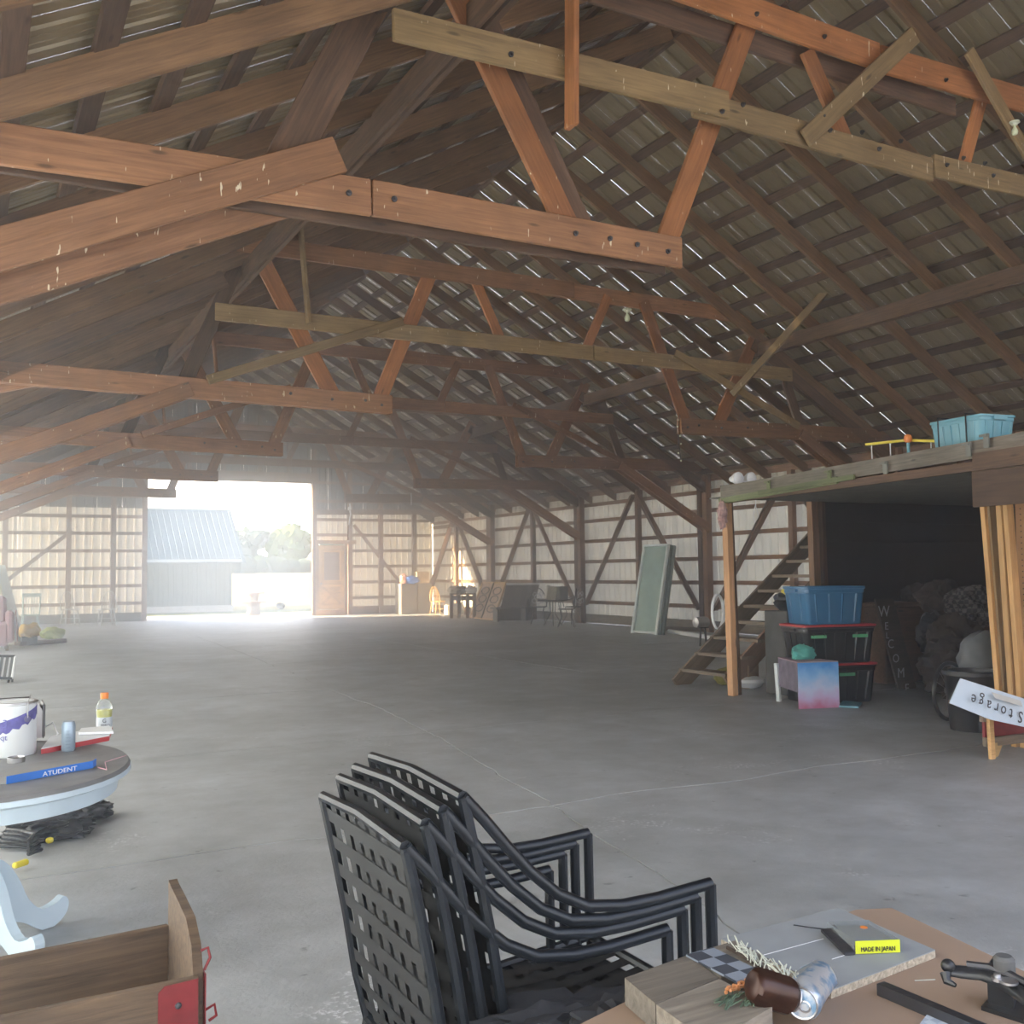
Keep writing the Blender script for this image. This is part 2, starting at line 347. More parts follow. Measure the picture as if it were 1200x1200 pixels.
# ------------------------------------------------------------------ floor: slabs with ragged joints
floor = empty('floor', (8, 15, 0), kind='structure')
jx = [(3.2, -6), (3.0, 1), (2.95, 3.42), (3.25, 4.76), (3.54, 6.61), (4.08, 9.87), (4.74, 19.55), (5.25, 28.96), (5.5, 36.9)]
def jxat(y):
    for (a, b), (c, d) in zip(jx, jx[1:]):
        if b <= y <= d: return a+(c-a)*(y-b)/(d-b)
    return jx[-1][0] if y > 0 else jx[0][0]
rows = [-6, -1, 2.2, 5.85, 9.1, 13.2, 17.5, 22, 27, 32, 36.9]
cols = [lambda y: XL-.3, jxat, lambda y: 8.2+.01*y, lambda y: 12.2, lambda y: XR+.3]
def wob(a, b, s): return .07*noise.noise(Vector((a*1.1, b*1.7, s)))+.03*noise.noise(Vector((a*5, b*6, s)))
G = .0045
for i in range(len(rows)-1):
    for j in range(4):
        y0, y1 = rows[i], rows[i+1]; n = 30; poly = []
        ts = [k/n for k in range(n+1)]
        tiltrow = .06 if i in (3, 4) else 0
        bot = [(cols[j](y0)+(cols[j+1](y0)-cols[j](y0))*t) for t in ts]; top = [(cols[j](y1)+(cols[j+1](y1)-cols[j](y1))*t) for t in ts]
        poly += [(x, y0+wob(x, i, 1)+G) for x in bot]
        poly += [(cols[j+1](y0+(y1-y0)*t)+wob(y0+(y1-y0)*t, j+1, 2)-G, y0+(y1-y0)*t) for t in ts[1:-1]]
        poly += [(x, y1+wob(x, i+1, 1)-G) for x in top[::-1]]
        poly += [(cols[j](y0+(y1-y0)*t)+wob(y0+(y1-y0)*t, j, 2)+G, y0+(y1-y0)*t) for t in ts[1:-1][::-1]]
        dz = rnd.uniform(-.004, .0)
        put('concrete_slab', MB().prism([(x, y, -.1) for x, y in poly], (0, 0, .1+dz)), M_CONC, floor)
put('joint_bed', MB().box((7.6, 15.4, -.062), (18, 43.2, .1)), M_DIRT, floor)

# ------------------------------------------------------------------ ribbed sheets
def ribsheet(width, length, nrib, hr, mat, name):
    """local: x along ribs, y across, ribs rise to +z"""
    prof = [(0, 0)]
    p = width/nrib
    for k in range(nrib):
        c0 = (k+.5)*p
        prof += [(c0-.026, 0), (c0-.012, hr), (c0+.012, hr), (c0+.026, 0)]
        for q in (.33, .67):
            if k < nrib-1: prof += [(c0+p*q-.008, 0), (c0+p*q, hr*.15), (c0+p*q+.008, 0)]
    prof.append((width, 0))
    mb = MB(); n = len(prof); th = .0012
    mb.add([(0, y-width/2, z) for y, z in prof]+[(length, y-width/2, z) for y, z in prof], [(i, i+1, n+i+1, n+i) for i in range(n-1)])
    me = mb.mesh(name); me.materials.append(mat); return me
ceil = empty('ceiling', (XRG, 15, ZRG), kind='structure')
SW = .545; GAPY = .0024
LR = (XR+.45-XRG)*math.sqrt(1+SR*SR); LL = (XRG-XL+.45)*math.sqrt(1+SL*SL)
meR = ribsheet(SW-GAPY, LR, 2, .024, M_ROOF, 'roof_sheet'); meL = ribsheet(SW-GAPY, LL, 2, .024, M_ROOF, 'roof_sheet')
RZ = .26
ns = int((YF-YN+.4)/SW)+1
for k in range(ns):
    y = YN-.2+SW*(k+.5)
    for side in (0, 1):
        x = Vector((1, 0, -SR)).normalized() if side else Vector((-1, 0, -SL)).normalized()
        yv = Vector((0, 1, 0)); z = x.cross(yv)
        if z.z < 0: yv = -yv; z = -z
        M = Matrix((x, yv, z)).transposed().to_4x4(); M.translation = Vector((XRG+(.03 if side else -.03), y, ZRG+.035))-wloc(ceil)
        o = bpy.data.objects.new('roof_sheet', meR if side else meL); o.parent = ceil; o.matrix_local = M @ Matrix.Diagonal((1, (1.0033 if y < 13 else .9975), 1, 1)); COL.objects.link(o)
# rafters, 1.265 m apart, and purlins laid across them
ry = [7.42+1.265*k for k in range(-10, 24)]
for side, s, xe in ((1, SR, XR+.3), (0, SL, XL-.3)):
    up = Vector((s if side else -s, 0, 1)).normalized()
    for y in ry:
        if y > YF-.2: continue
        x0 = XRG+(.06 if side else -.06)
        p = Vector((x0, y, roofz(x0)-.15)); q = Vector((xe, y, roofz(xe)-.15))
        board('rafter', p, q, .05, .21, W_RAFT, ceil, up)
    L = (abs(xe-XRG)); n = int(L/.5)
    for k in range(n+1):
        x = XRG+(1 if side else -1)*(.16+.5*k)
        ys = [YN-.1, YN+9+rnd.uniform(-1, 1), 15+rnd.uniform(-2, 2), 26+rnd.uniform(-2, 2), YF+.05]
        for a, b in zip(ys, ys[1:]):
            j = rnd.uniform(-.015, .015)
            board('purlin', (x+j, a+.01, roofz(x+j)-.02), (x+j, b-.01, roofz(x+j)-.02), .15, .036, W_PURL, ceil, up)
    # longitudinal girder under the rafters
    xg = 12.55 if side else 3.3
    for a, b in ((YN, 1.), (1.02, 6.9), (6.92, 13.7), (13.72, 19.6), (19.62, 25.5), (25.52, 31.4), (31.42, YF)):
        for dx in (-.04, .04):
            board('girder', (xg+dx, a, roofz(xg)-.40), (xg+dx, b, roofz(xg)-.40), .05, .24, W_DARK, ceil)
board('ridge_board', (XRG, YN, ZRG-.14), (XRG, YF, ZRG-.14), .04, .26, W_DARK, ceil)

# ------------------------------------------------------------------ trusses
def member(t, name, a, b, Y, h, th, mat, dy=0.):
    return board(name, (a[0], Y+dy, a[1]), (b[0], Y+dy, b[1]), th, h, mat, t, ch=.006)
def mir(p): return (16.1-p[0], p[1])
BOLT = MB().lathe([(.022, 0), (.022, -.012), (.012, -.014), (.012, -.03)], n=8, ax='y').mesh('bolt'); BOLT.materials.append(M_IRON)
def bolt(t, x, y, z):
    o = bpy.data.objects.new('bolt', BOLT); o.parent = t; o.location = Vector((x, y, z))-wloc(t); COL.objects.link(o)
def truss(Y, label, mats, d=0., skipR=False, bulb=False, var=0.):
    lo, web, mid, up_ = mats
    t = empty('roof_truss', (8.05, Y, 4.), label, 'roof truss', 'roof trusses spanning the barn')
    z1, z2, z3 = 4.05+d*.6, 5.1+d*1.1, 6.12+d*.9
    for dy in (-.045, .045):
        member(t, 'bottom_chord', (XL, z1+.04), (5.42, z1-.03), Y, .27, .042, lo, dy)
        member(t, 'bottom_chord', (10.72, z1-.03), (XR-.1, z1+.06), Y, .27, .042, lo, dy)
        member(t, 'knee_brace', (2.55, z1-.02), (XL, z1-1.55), Y, .2, .042, lo, dy*2.2)
        member(t, 'knee_brace', (13.45, z1-.02), (XR-.05, z1-1.5), Y, .2, .042, lo, dy*2.2)
        member(t, 'top_chord', (3.0, roofz(3.0)-.38), (XL, roofz(XL)-.38), Y, .22, .042, W_DARK, dy)
        member(t, 'top_chord', (12.4, roofz(12.4)-.38), (XR, roofz(XR)-.38), Y, .22, .042, W_DARK, dy)
    member(t, 'upper_chord', (3.15, z3), (8.6, z3), Y, .26, .045, up_, -.045)
    member(t, 'upper_chord', (8.0, z3+.01), (12.9, z3), Y, .26, .045, up_, .045)
    member(t, 'collar', (2.85, z2), (8.9, z2), Y, .24, .04, mid, -.115)
    member(t, 'collar', (8.92, z2), (13.25, z2), Y, .24, .04, mid, -.115)
    for f in (lambda p: p, mir):
        member(t, 'web', f((5.2, z1-.05)), f((6.08, z3)), Y, .22, .045, web)
        member(t, 'web', f((4.55, z1)), f((3.4, z3)), Y, .24, .045, web)
        member(t, 'web', f((6.8, z3)), f((7.3, z2)), Y, .16, .045, web)
        member(t, 'web', f((5.55, z2+.15)), f((2.75, z1+.1)), Y, .13, .045, mid, -.16)
        member(t, 'web', f((15.3-.1+0, z1+.05)) if False else f((1.05-.1, z1+.05)), f((XL+.05, z1-.5)), Y, .14, .05, lo, .1)
        member(t, 'king_web', f((3.3, z3)), f((2.5, z1+.1)), Y, .2, .05, W_DARK, .05)
        for (bx, bz) in ((5.25, z1-.05), (5.0, z1), (4.5, z1-.02), (3.9, z1+.02)): 
            q = f((bx, bz)); bolt(t, q[0], Y-.067, q[1])
    member(t, 'hanger', (3.98, z3+.5), (4.12, z2-.05), Y, .05, .12, mid, -.2)
    return t
TR = {}
TR[2] = truss(13.75, 'brown trussed rafter frame whose right lower chord reaches over the storage loft', (W_TRUSS, W_ORANGE, W_OLIVE, W_TRUSS))
TR[3] = truss(19.6, 'brown roof truss with knee brace meeting the wall post beside the glass door', (W_TRUSS, W_TRUSS, W_TRUSS, W_TRUSS))
TR[4] = truss(25.5, 'hazy brown roof truss behind the glass door, over the garden chairs', (W_TRUSS, W_TRUSS, W_TRUSS, W_TRUSS), d=-.02)
TR[5] = truss(31.3, 'farthest pale hazy roof truss seen against the big door opening', (W_TRUSS, W_TRUSS, W_TRUSS, W_TRUSS), d=-.02)
# nearest truss, built to its own irregular carpentry
Y1 = 6.6
t1 = empty('roof_truss', (8.05, Y1, 4.2), 'nearest roof truss of orange-brown bolted planks crossing the top of the view', 'roof truss', 'roof trusses spanning the barn')
def m1(name, a, b, h, th, mat, dy=0.):
    p = onY(*a, Y1); q = onY(*b, Y1); board(name, (p.x, Y1+dy, p.z), (q.x, Y1+dy, q.z), th, h, mat, t1, ch=.006)
def ext(a, b, s): return (a[0]+(b[0]-a[0])*s, a[1]+(b[1]-a[1])*s)
m1('bottom_chord', (-140, 148), (434, 232), .26, .045, W_TRUSS, 0)
m1('bottom_chord', (436, 232), (798, 297), .26, .045, W_TRUSS, 0)
m1('bottom_chord', (-100, 152), (790, 300), .25, .045, W_DARK, .14)
p = onY(370, 190, Y1)
for dy, dz in ((-.06, 0), (.2, -.14)):
    board('knee_brace', (p.x+.15, Y1+dy, p.z+.06+dz), (XL, Y1+dy, 2.98+dz), .045, .25, W_TRUSS, t1, ch=.006)
m1('collar', (450, 42), (838, 133), .235, .045, W_OLIVE, -.17)
m1('collar', (800, 128), (1079, 205), .235, .045, W_OLIVE, -.125)
m1('collar', (1081, 200), (1420, 275), .23, .045, W_OLIVE, -.125)
m1('upper_chord', (560, -95), (1025, 70), .27, .045, W_ORANGE, -.05)
m1('upper_chord', (1027, 72), (1440, 190), .27, .045, W_ORANGE, -.05)
m1('upper_chord', (700, -20), (1130, 120), .20, .045, W_DARK, .12)
m1('web', (522, -45), (668, 262), .21, .05, W_ORANGE, .05)
m1('web', (548, -45), (690, 262), .21, .045, W_DARK, .11)
m1('web', (885, 10), (780, 295), .20, .05, W_ORANGE, .05)
m1('web', (945, 60), (1000, 185), .17, .045, W_ORANGE, .0)
m1('web', (1150, 115), (1125, 210), .15, .045, W_ORANGE, .0)
m1('web', (465, -50), (335, 195), .28, .05, W_DARK, .24)
m1('hanger', (648, -60), (647, 166), .05, .14, W_ORANGE, -.29)
m1('web', (925, 172), (1052, 52), .17, .04, W_OLIVE, -.2)
m1('web', (1115, 70), (1208, 232), .15, .04, W_OLIVE, -.2)
m1('web', (1400, 60), (1560, 330), .2, .05, W_ORANGE, .05)
m1('bottom_chord', (1530, 400), (2300, 560), .25, .045, W_TRUSS, 0)
p = onY(440, 245, Y1)
for a in [(407, 228), (460, 235), (672, 275), (712, 281), (744, 288), (780, 296)]:
    q = onY(*a, Y1); bolt(t1, q.x, Y1-.03, q.z)
for a in [(584, 78), (828, 142), (852, 134), (945, 147), (953, 163), (1035, 175), (990, 165), (1010, 184), (1089, 202), (1108, 194), (1133, 200), (1143, 214)]:
    q = onY(*a, Y1); bolt(t1, q.x, Y1-.2, q.z)
for a in [(879, 22), (958, 48), (1100, 98)]:
    q = onY(*a, Y1); bolt(t1, q.x, Y1-.08, q.z)
# truss behind the camera so that the roof goes on
truss(.9, 'roof truss overhead just in front of the open barn end', (W_TRUSS, W_TRUSS, W_TRUSS, W_TRUSS))
# sway braces from truss to girder
def thing_board(name, p, q, w, h, mat, label, cat, group=None):
    o = board(name, p, q, w, h, mat, None, ch=.004); return tag(o, label, cat, group)
thing_board('sway_brace', onY(858, 462, 13.6), onX(985, 322, 12.45), .05, .13, W_OLIVE, 'slim weathered diagonal brace rising right from the truss over the loft to the girder', 'brace')

# ------------------------------------------------------------------ right wall
wr = empty('wall_right', (XR+.1, 15, 0), kind='structure')
ZE = 3.9
meW = ribsheet(.80, ZE+.1, 3, .038, M_WALL, 'wall_sheet')
def vsheet(x, y, z0, parent, me, ydir=Vector((0, 1, 0)), outward=None, sx_=1.):
    X = Vector((0, 0, 1)); yv = ydir; z = X.cross(yv)
    if outward and z.dot(outward) < 0: yv = -yv; z = -z
    M = Matrix((X*sx_, yv, z)).transposed().to_4x4(); M.translation = Vector((x, y, z0))-wloc(parent)
    o = bpy.data.objects.new('wall_sheet', me); o.parent = parent; o.matrix_local = M; COL.objects.link(o); return o
k = 0
while YN+.8*k < YF:
    vsheet(XR+.14, YN+.4+.8*k, .02, wr, meW, outward=Vector((1, 0, 0))); k += 1
Y0, HB = 19.608, 2.928
for z in (.62, 1.22, 1.82, 2.42, 3.02, 3.5):
    for a, b in ((YN, 2.), (2.02, 10.8), (10.82, 19.6), (19.62, 28.4), (28.42, YF)):
        board('girt', (XR+.10, a, z), (XR+.10, b, z), .045, .10, W_POST, wr)
for a, b in ((YN, 10.8), (10.82, 19.6), (19.62, 28.4), (28.42, YF)):
    board('wall_plate', (XR+.06, a, ZE-.05), (XR+.06, b, ZE-.05), .05, .2, W_POST, wr)
    board('sill_board', (XR+.08, a, .14), (XR+.08, b, .14), .06, .26, W_GREY, wr)
i = -8
while Y0+i*HB < YF:
    y = Y0+i*HB
    if i % 2 == 0:
        board('post', (XR-.06, y, 0), (XR-.06, y, ZE), .17, .17, W_POST, wr, (0, 1, 0), ch=.006)
        board('post', (XR-.02, y+.26, 0), (XR-.02, y+.26, ZE), .15, .17, W_DARK, wr, (0, 1, 0), ch=.006)
    else:
        board('post', (XR-.05, y, 0), (XR-.05, y, 3.75), .13, .14, W_POST, wr, (0, 1, 0), ch=.006)
        for s in (-1, 1):
            board('wall_brace', (XR-.12, y+s*.12, 3.62), (XR-.12, y+s*2.62, .55), .045, .14, W_POST, wr, (1, 0, 0))
            board('wall_brace', (XR+.06, y+s*.12+.32, 3.62), (XR+.06, y+s*2.62+.25, .55), .03, .14, W_DARK, wr, (1, 0, 0))
    i += 1
# ------------------------------------------------------------------ left wall
meWL = ribsheet(.80, ZE+.1, 3, .022, M_WALLL, 'wall_sheet')
wlf = empty('wall_left', (XL-.1, 15, 0), kind='structure')
k = 0
while YN+.8*k < YF:
    vsheet(XL-.14, YN+.4+.8*k, .02, wlf, meWL, outward=Vector((-1, 0, 0))); k += 1
for z in (.62, 1.22, 1.82, 2.42, 3.02, 3.5):
    for a, b in ((YN, 10.8), (10.82, 24), (24.02, YF)):
        board('girt', (XL-.1, a, z), (XL-.1, b, z), .045, .10, W_POST, wlf)
for y in [Y0+HB*2*k for k in range(-4, 3)]+[6.6]:
    board('post', (XL+.02, y, 0), (XL+.02, y, ZE), .17, .17, W_POST, wlf, (0, 1, 0))
# ------------------------------------------------------------------ far wall with the big opening
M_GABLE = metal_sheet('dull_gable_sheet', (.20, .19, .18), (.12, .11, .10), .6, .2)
wf = empty('wall_far', (8, YF, 0), kind='structure')
OX0, OX1, OZ = 5.40, 11.27, 4.93
def hsheet(x, z0, L, w=.8, mat=None):
    mat = mat or M_WALL; key = ('wf', round(L, 2), w, mat.name)
    if key not in BOXC: BOXC[key] = ribsheet(w-.004, L, 3, .036, mat, 'wall_sheet')
    return vsheet(x, YF+.16, z0, wf, BOXC[key], ydir=Vector((1, 0, 0)), outward=Vector((0, 1, 0)))
def cols_(x0, x1, z0f, z1f):
    n = max(1, round((x1-x0)/.8)); w = (x1-x0)/n
    for k in range(n):
        x = x0+w*(k+.5); z0 = z0f(x); z1 = z1f(x)
        if z0 < 3.9:
            hsheet(x, z0, 3.9-z0, w)
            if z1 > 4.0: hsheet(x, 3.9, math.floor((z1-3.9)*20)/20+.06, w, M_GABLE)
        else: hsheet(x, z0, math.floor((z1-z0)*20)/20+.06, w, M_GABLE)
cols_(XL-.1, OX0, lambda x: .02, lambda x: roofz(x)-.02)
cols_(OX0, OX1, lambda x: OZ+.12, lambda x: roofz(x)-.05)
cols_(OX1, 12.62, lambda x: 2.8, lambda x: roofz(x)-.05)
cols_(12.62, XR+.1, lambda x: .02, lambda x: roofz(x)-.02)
for z in (.62, 1.22, 1.82, 2.42, 3.02, 3.6, 4.3, 5.0, 5.7, 6.4, 7.1, 7.8):
    xa = max(XL, XRG-(ZRG-z-.3)/SL); xb = min(XR, XRG+(ZRG-z-.3)/SR)
    segs = [(xa, xb)] if z > OZ else [(xa, OX0), (OX1 if z > 2.8 else 12.66, xb)]
    for a, b in segs: board('girt', (a, YF+.10, z), (b, YF+.10, z), .045, .11, W_POST, wf)
for x in (-.9, 1.0, 2.9, 4.3, OX0-.08, OX1+.08, 12.75, 14.0, 15.4):
    top = roofz(x)-.35
    board('post', (x, YF, 0), (x, YF, top), .16, .15, W_POST, wf, (0, 1, 0))
for x in (6.8, 8.0, 9.3, 10.4): board('post', (x, YF, OZ+.1), (x, YF, roofz(x)-.35), .14, .14, W_POST, wf, (0, 1, 0))
board('header', (OX0-.2, YF-.1, OZ+.2), (OX1+.2, YF-.1, OZ+.2), .06, .35, W_POST, wf)
board('header', (OX1, YF-.1, 3.86), (XR, YF-.1, 3.95), .06, .2, W_POST, wf)
board('wall_brace', (3.0, YF-.02, 3.1), (.2, YF-.02, .7), .04, .12, W_POST, wf)
board('wall_brace', (12.9, YF-.02, 3.4), (15.2, YF-.02, .7), .04, .12, W_POST, wf)
board('wall_brace', (XR-.15, YF-.5, 3.3), (XR-.15, YF-3.0, 3.3), .04, .12, W_POST, wf)
board('sill_board', (XL, YF+.05, .15), (OX0, YF+.05, .15), .06, .3, W_GREY, wf)
board('sill_board', (12.7, YF+.05, .15), (XR, YF+.05, .15), .06, .3, W_POST, wf)
for s_, xe, sl in ((1, XR+.3, SR), (-1, XL-.3, SL)):
    for yy in (YF+.19, YF+.05): board('rake_board', (XRG, yy, ZRG-.10), (xe, yy, roofz(xe)-.10), .025, .36, W_DARK, wf)
# small pine door beside the opening
d1 = empty('door_1', (11.98, YF, 0), kind='structure')
dx0, dx1, dz0, dz1 = 11.5, 12.5, .22, 2.62
put('door_leaf', MB().box(((dx0+dx1)/2, YF-.06, (dz0+dz1)/2), (dx1-dx0, .045, dz1-dz0)), W_DOOR, d1)
leaf = bpy.data.objects['door_leaf']
put('glass_pane', MB().box(((dx0+dx1)/2, YF-.09, 1.83), (.60, .02, 1.05)), plain('hazy_pane', (.45, .33, .24), .2), leaf)
for a, b in (((11.67, 1.27), (11.67, 2.40)), ((12.33, 1.27), (12.33, 2.40))): board('pane_frame', (a[0], YF-.10, a[1]), (b[0], YF-.10, b[1]), .05, .04, W_DOOR, d1, (0, 1, 0))
for z in (1.29, 2.38): board('pane_frame', (11.65, YF-.10, z), (12.35, YF-.10, z), .05, .04, W_DOOR, d1)
for z in (.4, 1.1): board('rail', (11.62, YF-.09, z), (12.38, YF-.09, z), .03, .07, W_DOOR, d1)
board('rail', (11.62, YF-.09, .4), (12.38, YF-.09, 1.1), .02, .06, W_DOOR, d1)
board('rail', (11.62, YF-.09, 1.1), (12.38, YF-.09, .4), .02, .06, W_DOOR, d1)
for x in (dx0-.06, dx1+.06): board('jamb', (x, YF-.06, 0.0), (x, YF-.06, 2.7), .12, .10, W_PINE, d1, (0, 1, 0))
board('lintel', (11.38, YF-.07, 2.74), (12.95, YF-.07, 2.74), .1, .14, W_PINE, d1)
put('door_knob', MB().lathe([(.03, 0), (.03, -.03), (.015, -.04), (.035, -.06), (.03, -.09), (.01, -.095)], (11.58, YF-.085, 1.18), 10, ax='y'), M_STEEL, leaf)
put('threshold', MB().box((11.98, YF-.05, .1), (1.15, .16, .2)), W_PINE, d1)


# ------------------------------------------------------------------ scatter volumes added to imitate lens glare around the door
def veil():
    t = NT('lens_veil'); t.n.remove(t.b); v = t.add('ShaderNodeVolumeScatter'); v.inputs['Density'].default_value = VEIL_D; v.inputs['Anisotropy'].default_value = .78; v.inputs['Color'].default_value = (.80, .88, 1, 1)
    t.link(v.outputs[0], t.n['Material Output'].inputs['Volume']); return t.m
VEIL_D = .011
hz = put('veil', MB().box(((XL+XR)/2, 18.2, 4.2), (XR-XL-.3, 36.6, 8.3)), veil(), kind='stuff', label='thin added haze hanging in the barn air', cat='veil')
VEIL_D = .037; MATS_H2 = veil()
put('veil', MB().box(((XL+XR)/2, 27.6, 4.2), (XR-XL-.34, 17.9, 8.2)), MATS_H2, kind='stuff', label='thicker added haze glowing around the far door opening', cat='veil')
# ------------------------------------------------------------------ outdoors
M_FIELD = plain('dry_field_grass', (.21, .17, .05), .95, var=.12, scale=.4)
M_GRASS = plain('mown_green_grass', (.05, .08, .02), .95, var=.4, scale=3)
M_GRAVEL = plain('gravel', (.26, .245, .22), .95, var=.3, scale=6)
gm = MB()
gy = [37.0, 46, 60, 85, 125, 220]; gz = [-.06, -.06, .15, 1.0, 2.35, 5.5]
gv = [(x, y, z) for y, z in zip(gy, gz) for x in (-90, 160)]
gm.add(gv, [(2*i, 2*i+1, 2*i+3, 2*i+2) for i in range(len(gy)-1)])
put('field', gm, M_FIELD, kind='structure')
put('ground', MB().add([(-60, -40, -.13), (90, -40, -.13), (90, 37.01, -.13), (-60, 37.01, -.13)], [(0, 1, 2, 3)]), M_GRAVEL, kind='structure')
put('lawn', MB().add([(4, 41.5, -.045), (40, 41.5, -.045), (40, 46, -.045), (4, 45.5, -.045)], [(0, 1, 2, 3)]), M_GRASS, kind='structure')
put('path', MB().add([(3, 36.9, -.03), (22, 36.9, -.03), (22, 41.4, -.04), (3, 41.4, -.04)], [(0, 1, 2, 3)]), plain('pale_gravel_apron', (.60, .54, .44), .95, var=.15, scale=5), kind='structure')
# shed
sh = empty('shed', (6.4, 48, 0), 'pale shed with light blue ribbed roof seen outside through the big opening', 'shed')
sy, sx0, sx1, se = 45.0, 2.2, 10.2, 2.2
mw = ribsheet(.80, se-.25, 4, .02, M_SHED, 'siding_sheet')
for k in range(10):
    x = sx0+.4+.8*k; X = Vector((0, 0, 1)); M = Matrix((X, Vector((-1, 0, 0)), X.cross(Vector((-1, 0, 0))))).transposed().to_4x4(); M.translation = Vector((x, sy, .22))-wloc(sh)
    o = bpy.data.objects.new('siding_sheet', mw); o.parent = sh; o.matrix_local = M; COL.objects.link(o)
put('core', MB().box(((sx0+sx1)/2, sy+3.05, se/2), (sx1-sx0-.02, 6, se)), M_SHED, sh)
put('footing', MB().box(((sx0+sx1)/2, sy+3.0, .08), (sx1-sx0+.1, 6.2, .3)), M_CONC, sh)
put('gable', MB().prism([(sx1-.06, sy+.05, se), (sx1-.06, sy+6, se), (sx1-.06, sy+3.05, se+2.5)], (.05, 0, 0)), M_SHED, sh)
put('eave_trim', MB().box(((sx0+sx1)/2, sy-.3, se-.02), (sx1-sx0+.7, .05, .12)), plain('shed_trim', (.3, .36, .42), .6), sh)
mr_ = ribsheet(.80, 4.0, 3, .03, M_SHEDR, 'roof_panel')
for side in (-1, 1):
    for k in range(11):
        x = sx0-.2+.4+.8*k-.05; X = Vector((0, -side*3.05, 2.5)).normalized(); yv = Vector((-1, 0, 0)); z = X.cross(yv)
        if z.z < 0: yv = -yv; z = -z
        M = Matrix((X, yv, z)).transposed().to_4x4(); M.translation = Vector((x, sy+3.0+side*3.28, se-.12+.0))-wloc(sh)
        o = bpy.data.objects.new('roof_panel', mr_); o.parent = sh; o.matrix_local = M; COL.objects.link(o)
put('door_handle', MB().bar((6.75, sy-.06, .6), (6.75, sy-.06, 1.0), .03, .03), M_IRON, sh)
# spool-like outdoor table
p = onZ(297, 720); px, py = p.x, p.y
pt = empty('outdoor_table', (px, py, -.05), 'weathered outdoor table on a white drum base standing on the lawn', 'table')
px, py = px, py
put('tabletop', MB().lathe([(.01, .80), (.42, .80), (.42, .86), (.01, .86)], (px, py, 0), 14), W_DARK, pt)
put('column', MB().lathe([(.24, .50), (.2, .52), (.22, .8)], (px, py, 0), 12), W_GREY, pt)
put('shelf', MB().lathe([(.01, .44), (.50, .44), (.50, .50), (.01, .50)], (px, py, 0), 14), W_DARK, pt)
put('drum_base', MB().lathe([(.27, -.05), (.27, .1), (.25, .12), (.25, .3), (.27, .32), (.27, .44)], (px, py, 0), 14), M_GREYBOX, pt)
p = onZ(329, 713)
put('rock', MB().blob((p.x, p.y, .12), (.22, .18, .16), 3, 2), M_GREYBOX, loc=(p.x, p.y, 0), label='small brownish rock lying on the lawn right of the outdoor table', cat='rock')
# trees
def leafmat(n, c): return plain(n, c, .9, var=.35, scale=.5)
LM = [leafmat('green_leaves', (.09, .14, .025)), leafmat('yellow_leaves', (.30, .23, .03)), leafmat('olive_leaves', (.16, .17, .03)), leafmat('rust_leaves', (.24, .14, .04)), leafmat('deep_green_leaves', (.025, .055, .025))]
TL = ['deep green tree at the left end of the far tree line', 'pale green tree right beside the shed roof edge', 'yellow-green tree in the far tree line', 'golden tree in the middle of the far tree line', 'olive tree right of the golden one', 'rusty tree of the far tree line', 'yellow tree near the opening edge', 'pale green tree against the opening edge', 'olive tree hidden partly by the door jamb', 'green tree at the right end of the tree line']
for k in range(10):
    x = 27.5+k*5.3; y = 113+rnd.uniform(0, 3); z0 = 2.0; h = rnd.uniform(5.0, 6.6)
    t = empty('tree', (x, y, z0), TL[k], 'tree', 'trees along the far field edge')
    put('trunk', MB().tube([(x, y, z0-.5), (x+.1, y, z0+2), (x, y, z0+h*.6)], [.25, .2, .1], 7), W_DARK, t)
    mb = MB()
    for j in range(9):
        a = rnd.uniform(0, 2*PI); q = rnd.uniform(.2, 2.1); mb.blob((x+q*math.cos(a), y+q*math.sin(a)*.7, z0+rnd.uniform(1.3, h-1.)), (rnd.uniform(1., 1.6), 1.2, rnd.uniform(1., 1.6)), k*20+j, 3, .5, 3.5)
    put('crown', mb, LM[[4, 0, 2, 1, 2, 3, 1, 0, 2, 0][k]], t)
hb = MB()
for j in range(34): hb.blob((24+j*1.6, 106.5+rnd.uniform(-.3, .3), 2.2), (1.2, .9, rnd.uniform(.9, 1.5)), 900+j, 2, .5, 3)
put('hedge', hb, LM[4], loc=(55, 108.5, 2), label='long dark green hedge under the far tree line', cat='hedge')
# ------------------------------------------------------------------ storage loft on the right
lf = empty('storage_loft', (8.25, 9.7, 0), 'dark storage loft platform with open left side carried on a pine post', 'loft')
A = Vector((8.25, 9.72, 0)); B = Vector((7.55, 5.3, 0)); Cn = Vector((7.15, 2.6, 0)); dAB = (B-A).normalized()
def Z(v, z): return Vector((v.x, v.y, z))
# deck planks along y, seen on edge above and as a sheet below
k = 0; x = 8.3
while x < 15.5:
    board('deck_plank', (x+.28, 10.0, 2.60), (x+.28-.7 if x < 8.4 else x+.28, 2.6, 2.60), .27, .035, W_GREY, lf); x += .285
put('soffit', MB().prism([(8.22, 9.98, 2.44), (15.85, 9.98, 2.47), (15.85, 2.6, 2.44), (7.2, 2.6, 2.40)], (0, 0, .012)), M_CEILP, lf)
for y in (9.9, 9.2, 8.4, 7.6, 6.8, 6.0, 5.2, 4.4): board('joist', (8.42-.14*(9.9-y)/.9, y, 2.52), (15.85, y, 2.54), .04, .13, W_DARK, lf)
n = -dAB.cross(Vector((0, 0, 1)))*-1
off = Vector((-.03, 0, 0))
board('fascia_board', Z(A, 2.50)+off, Z(B+dAB*.5, 2.56)+off, .035, .15, W_GREY, lf)
board('fascia_board', Z(B+dAB*.52, 2.56)+off, Z(Cn, 2.62)+off, .035, .17, W_GREY, lf)
board('fascia_board', Z(A, 2.40)+off*.5, Z(B, 2.41)+off*.5, .035, .08, W_DARK, lf)
M_GRN = wood('green_stained_board', (.22, .25, .12), (.12, .14, .07))
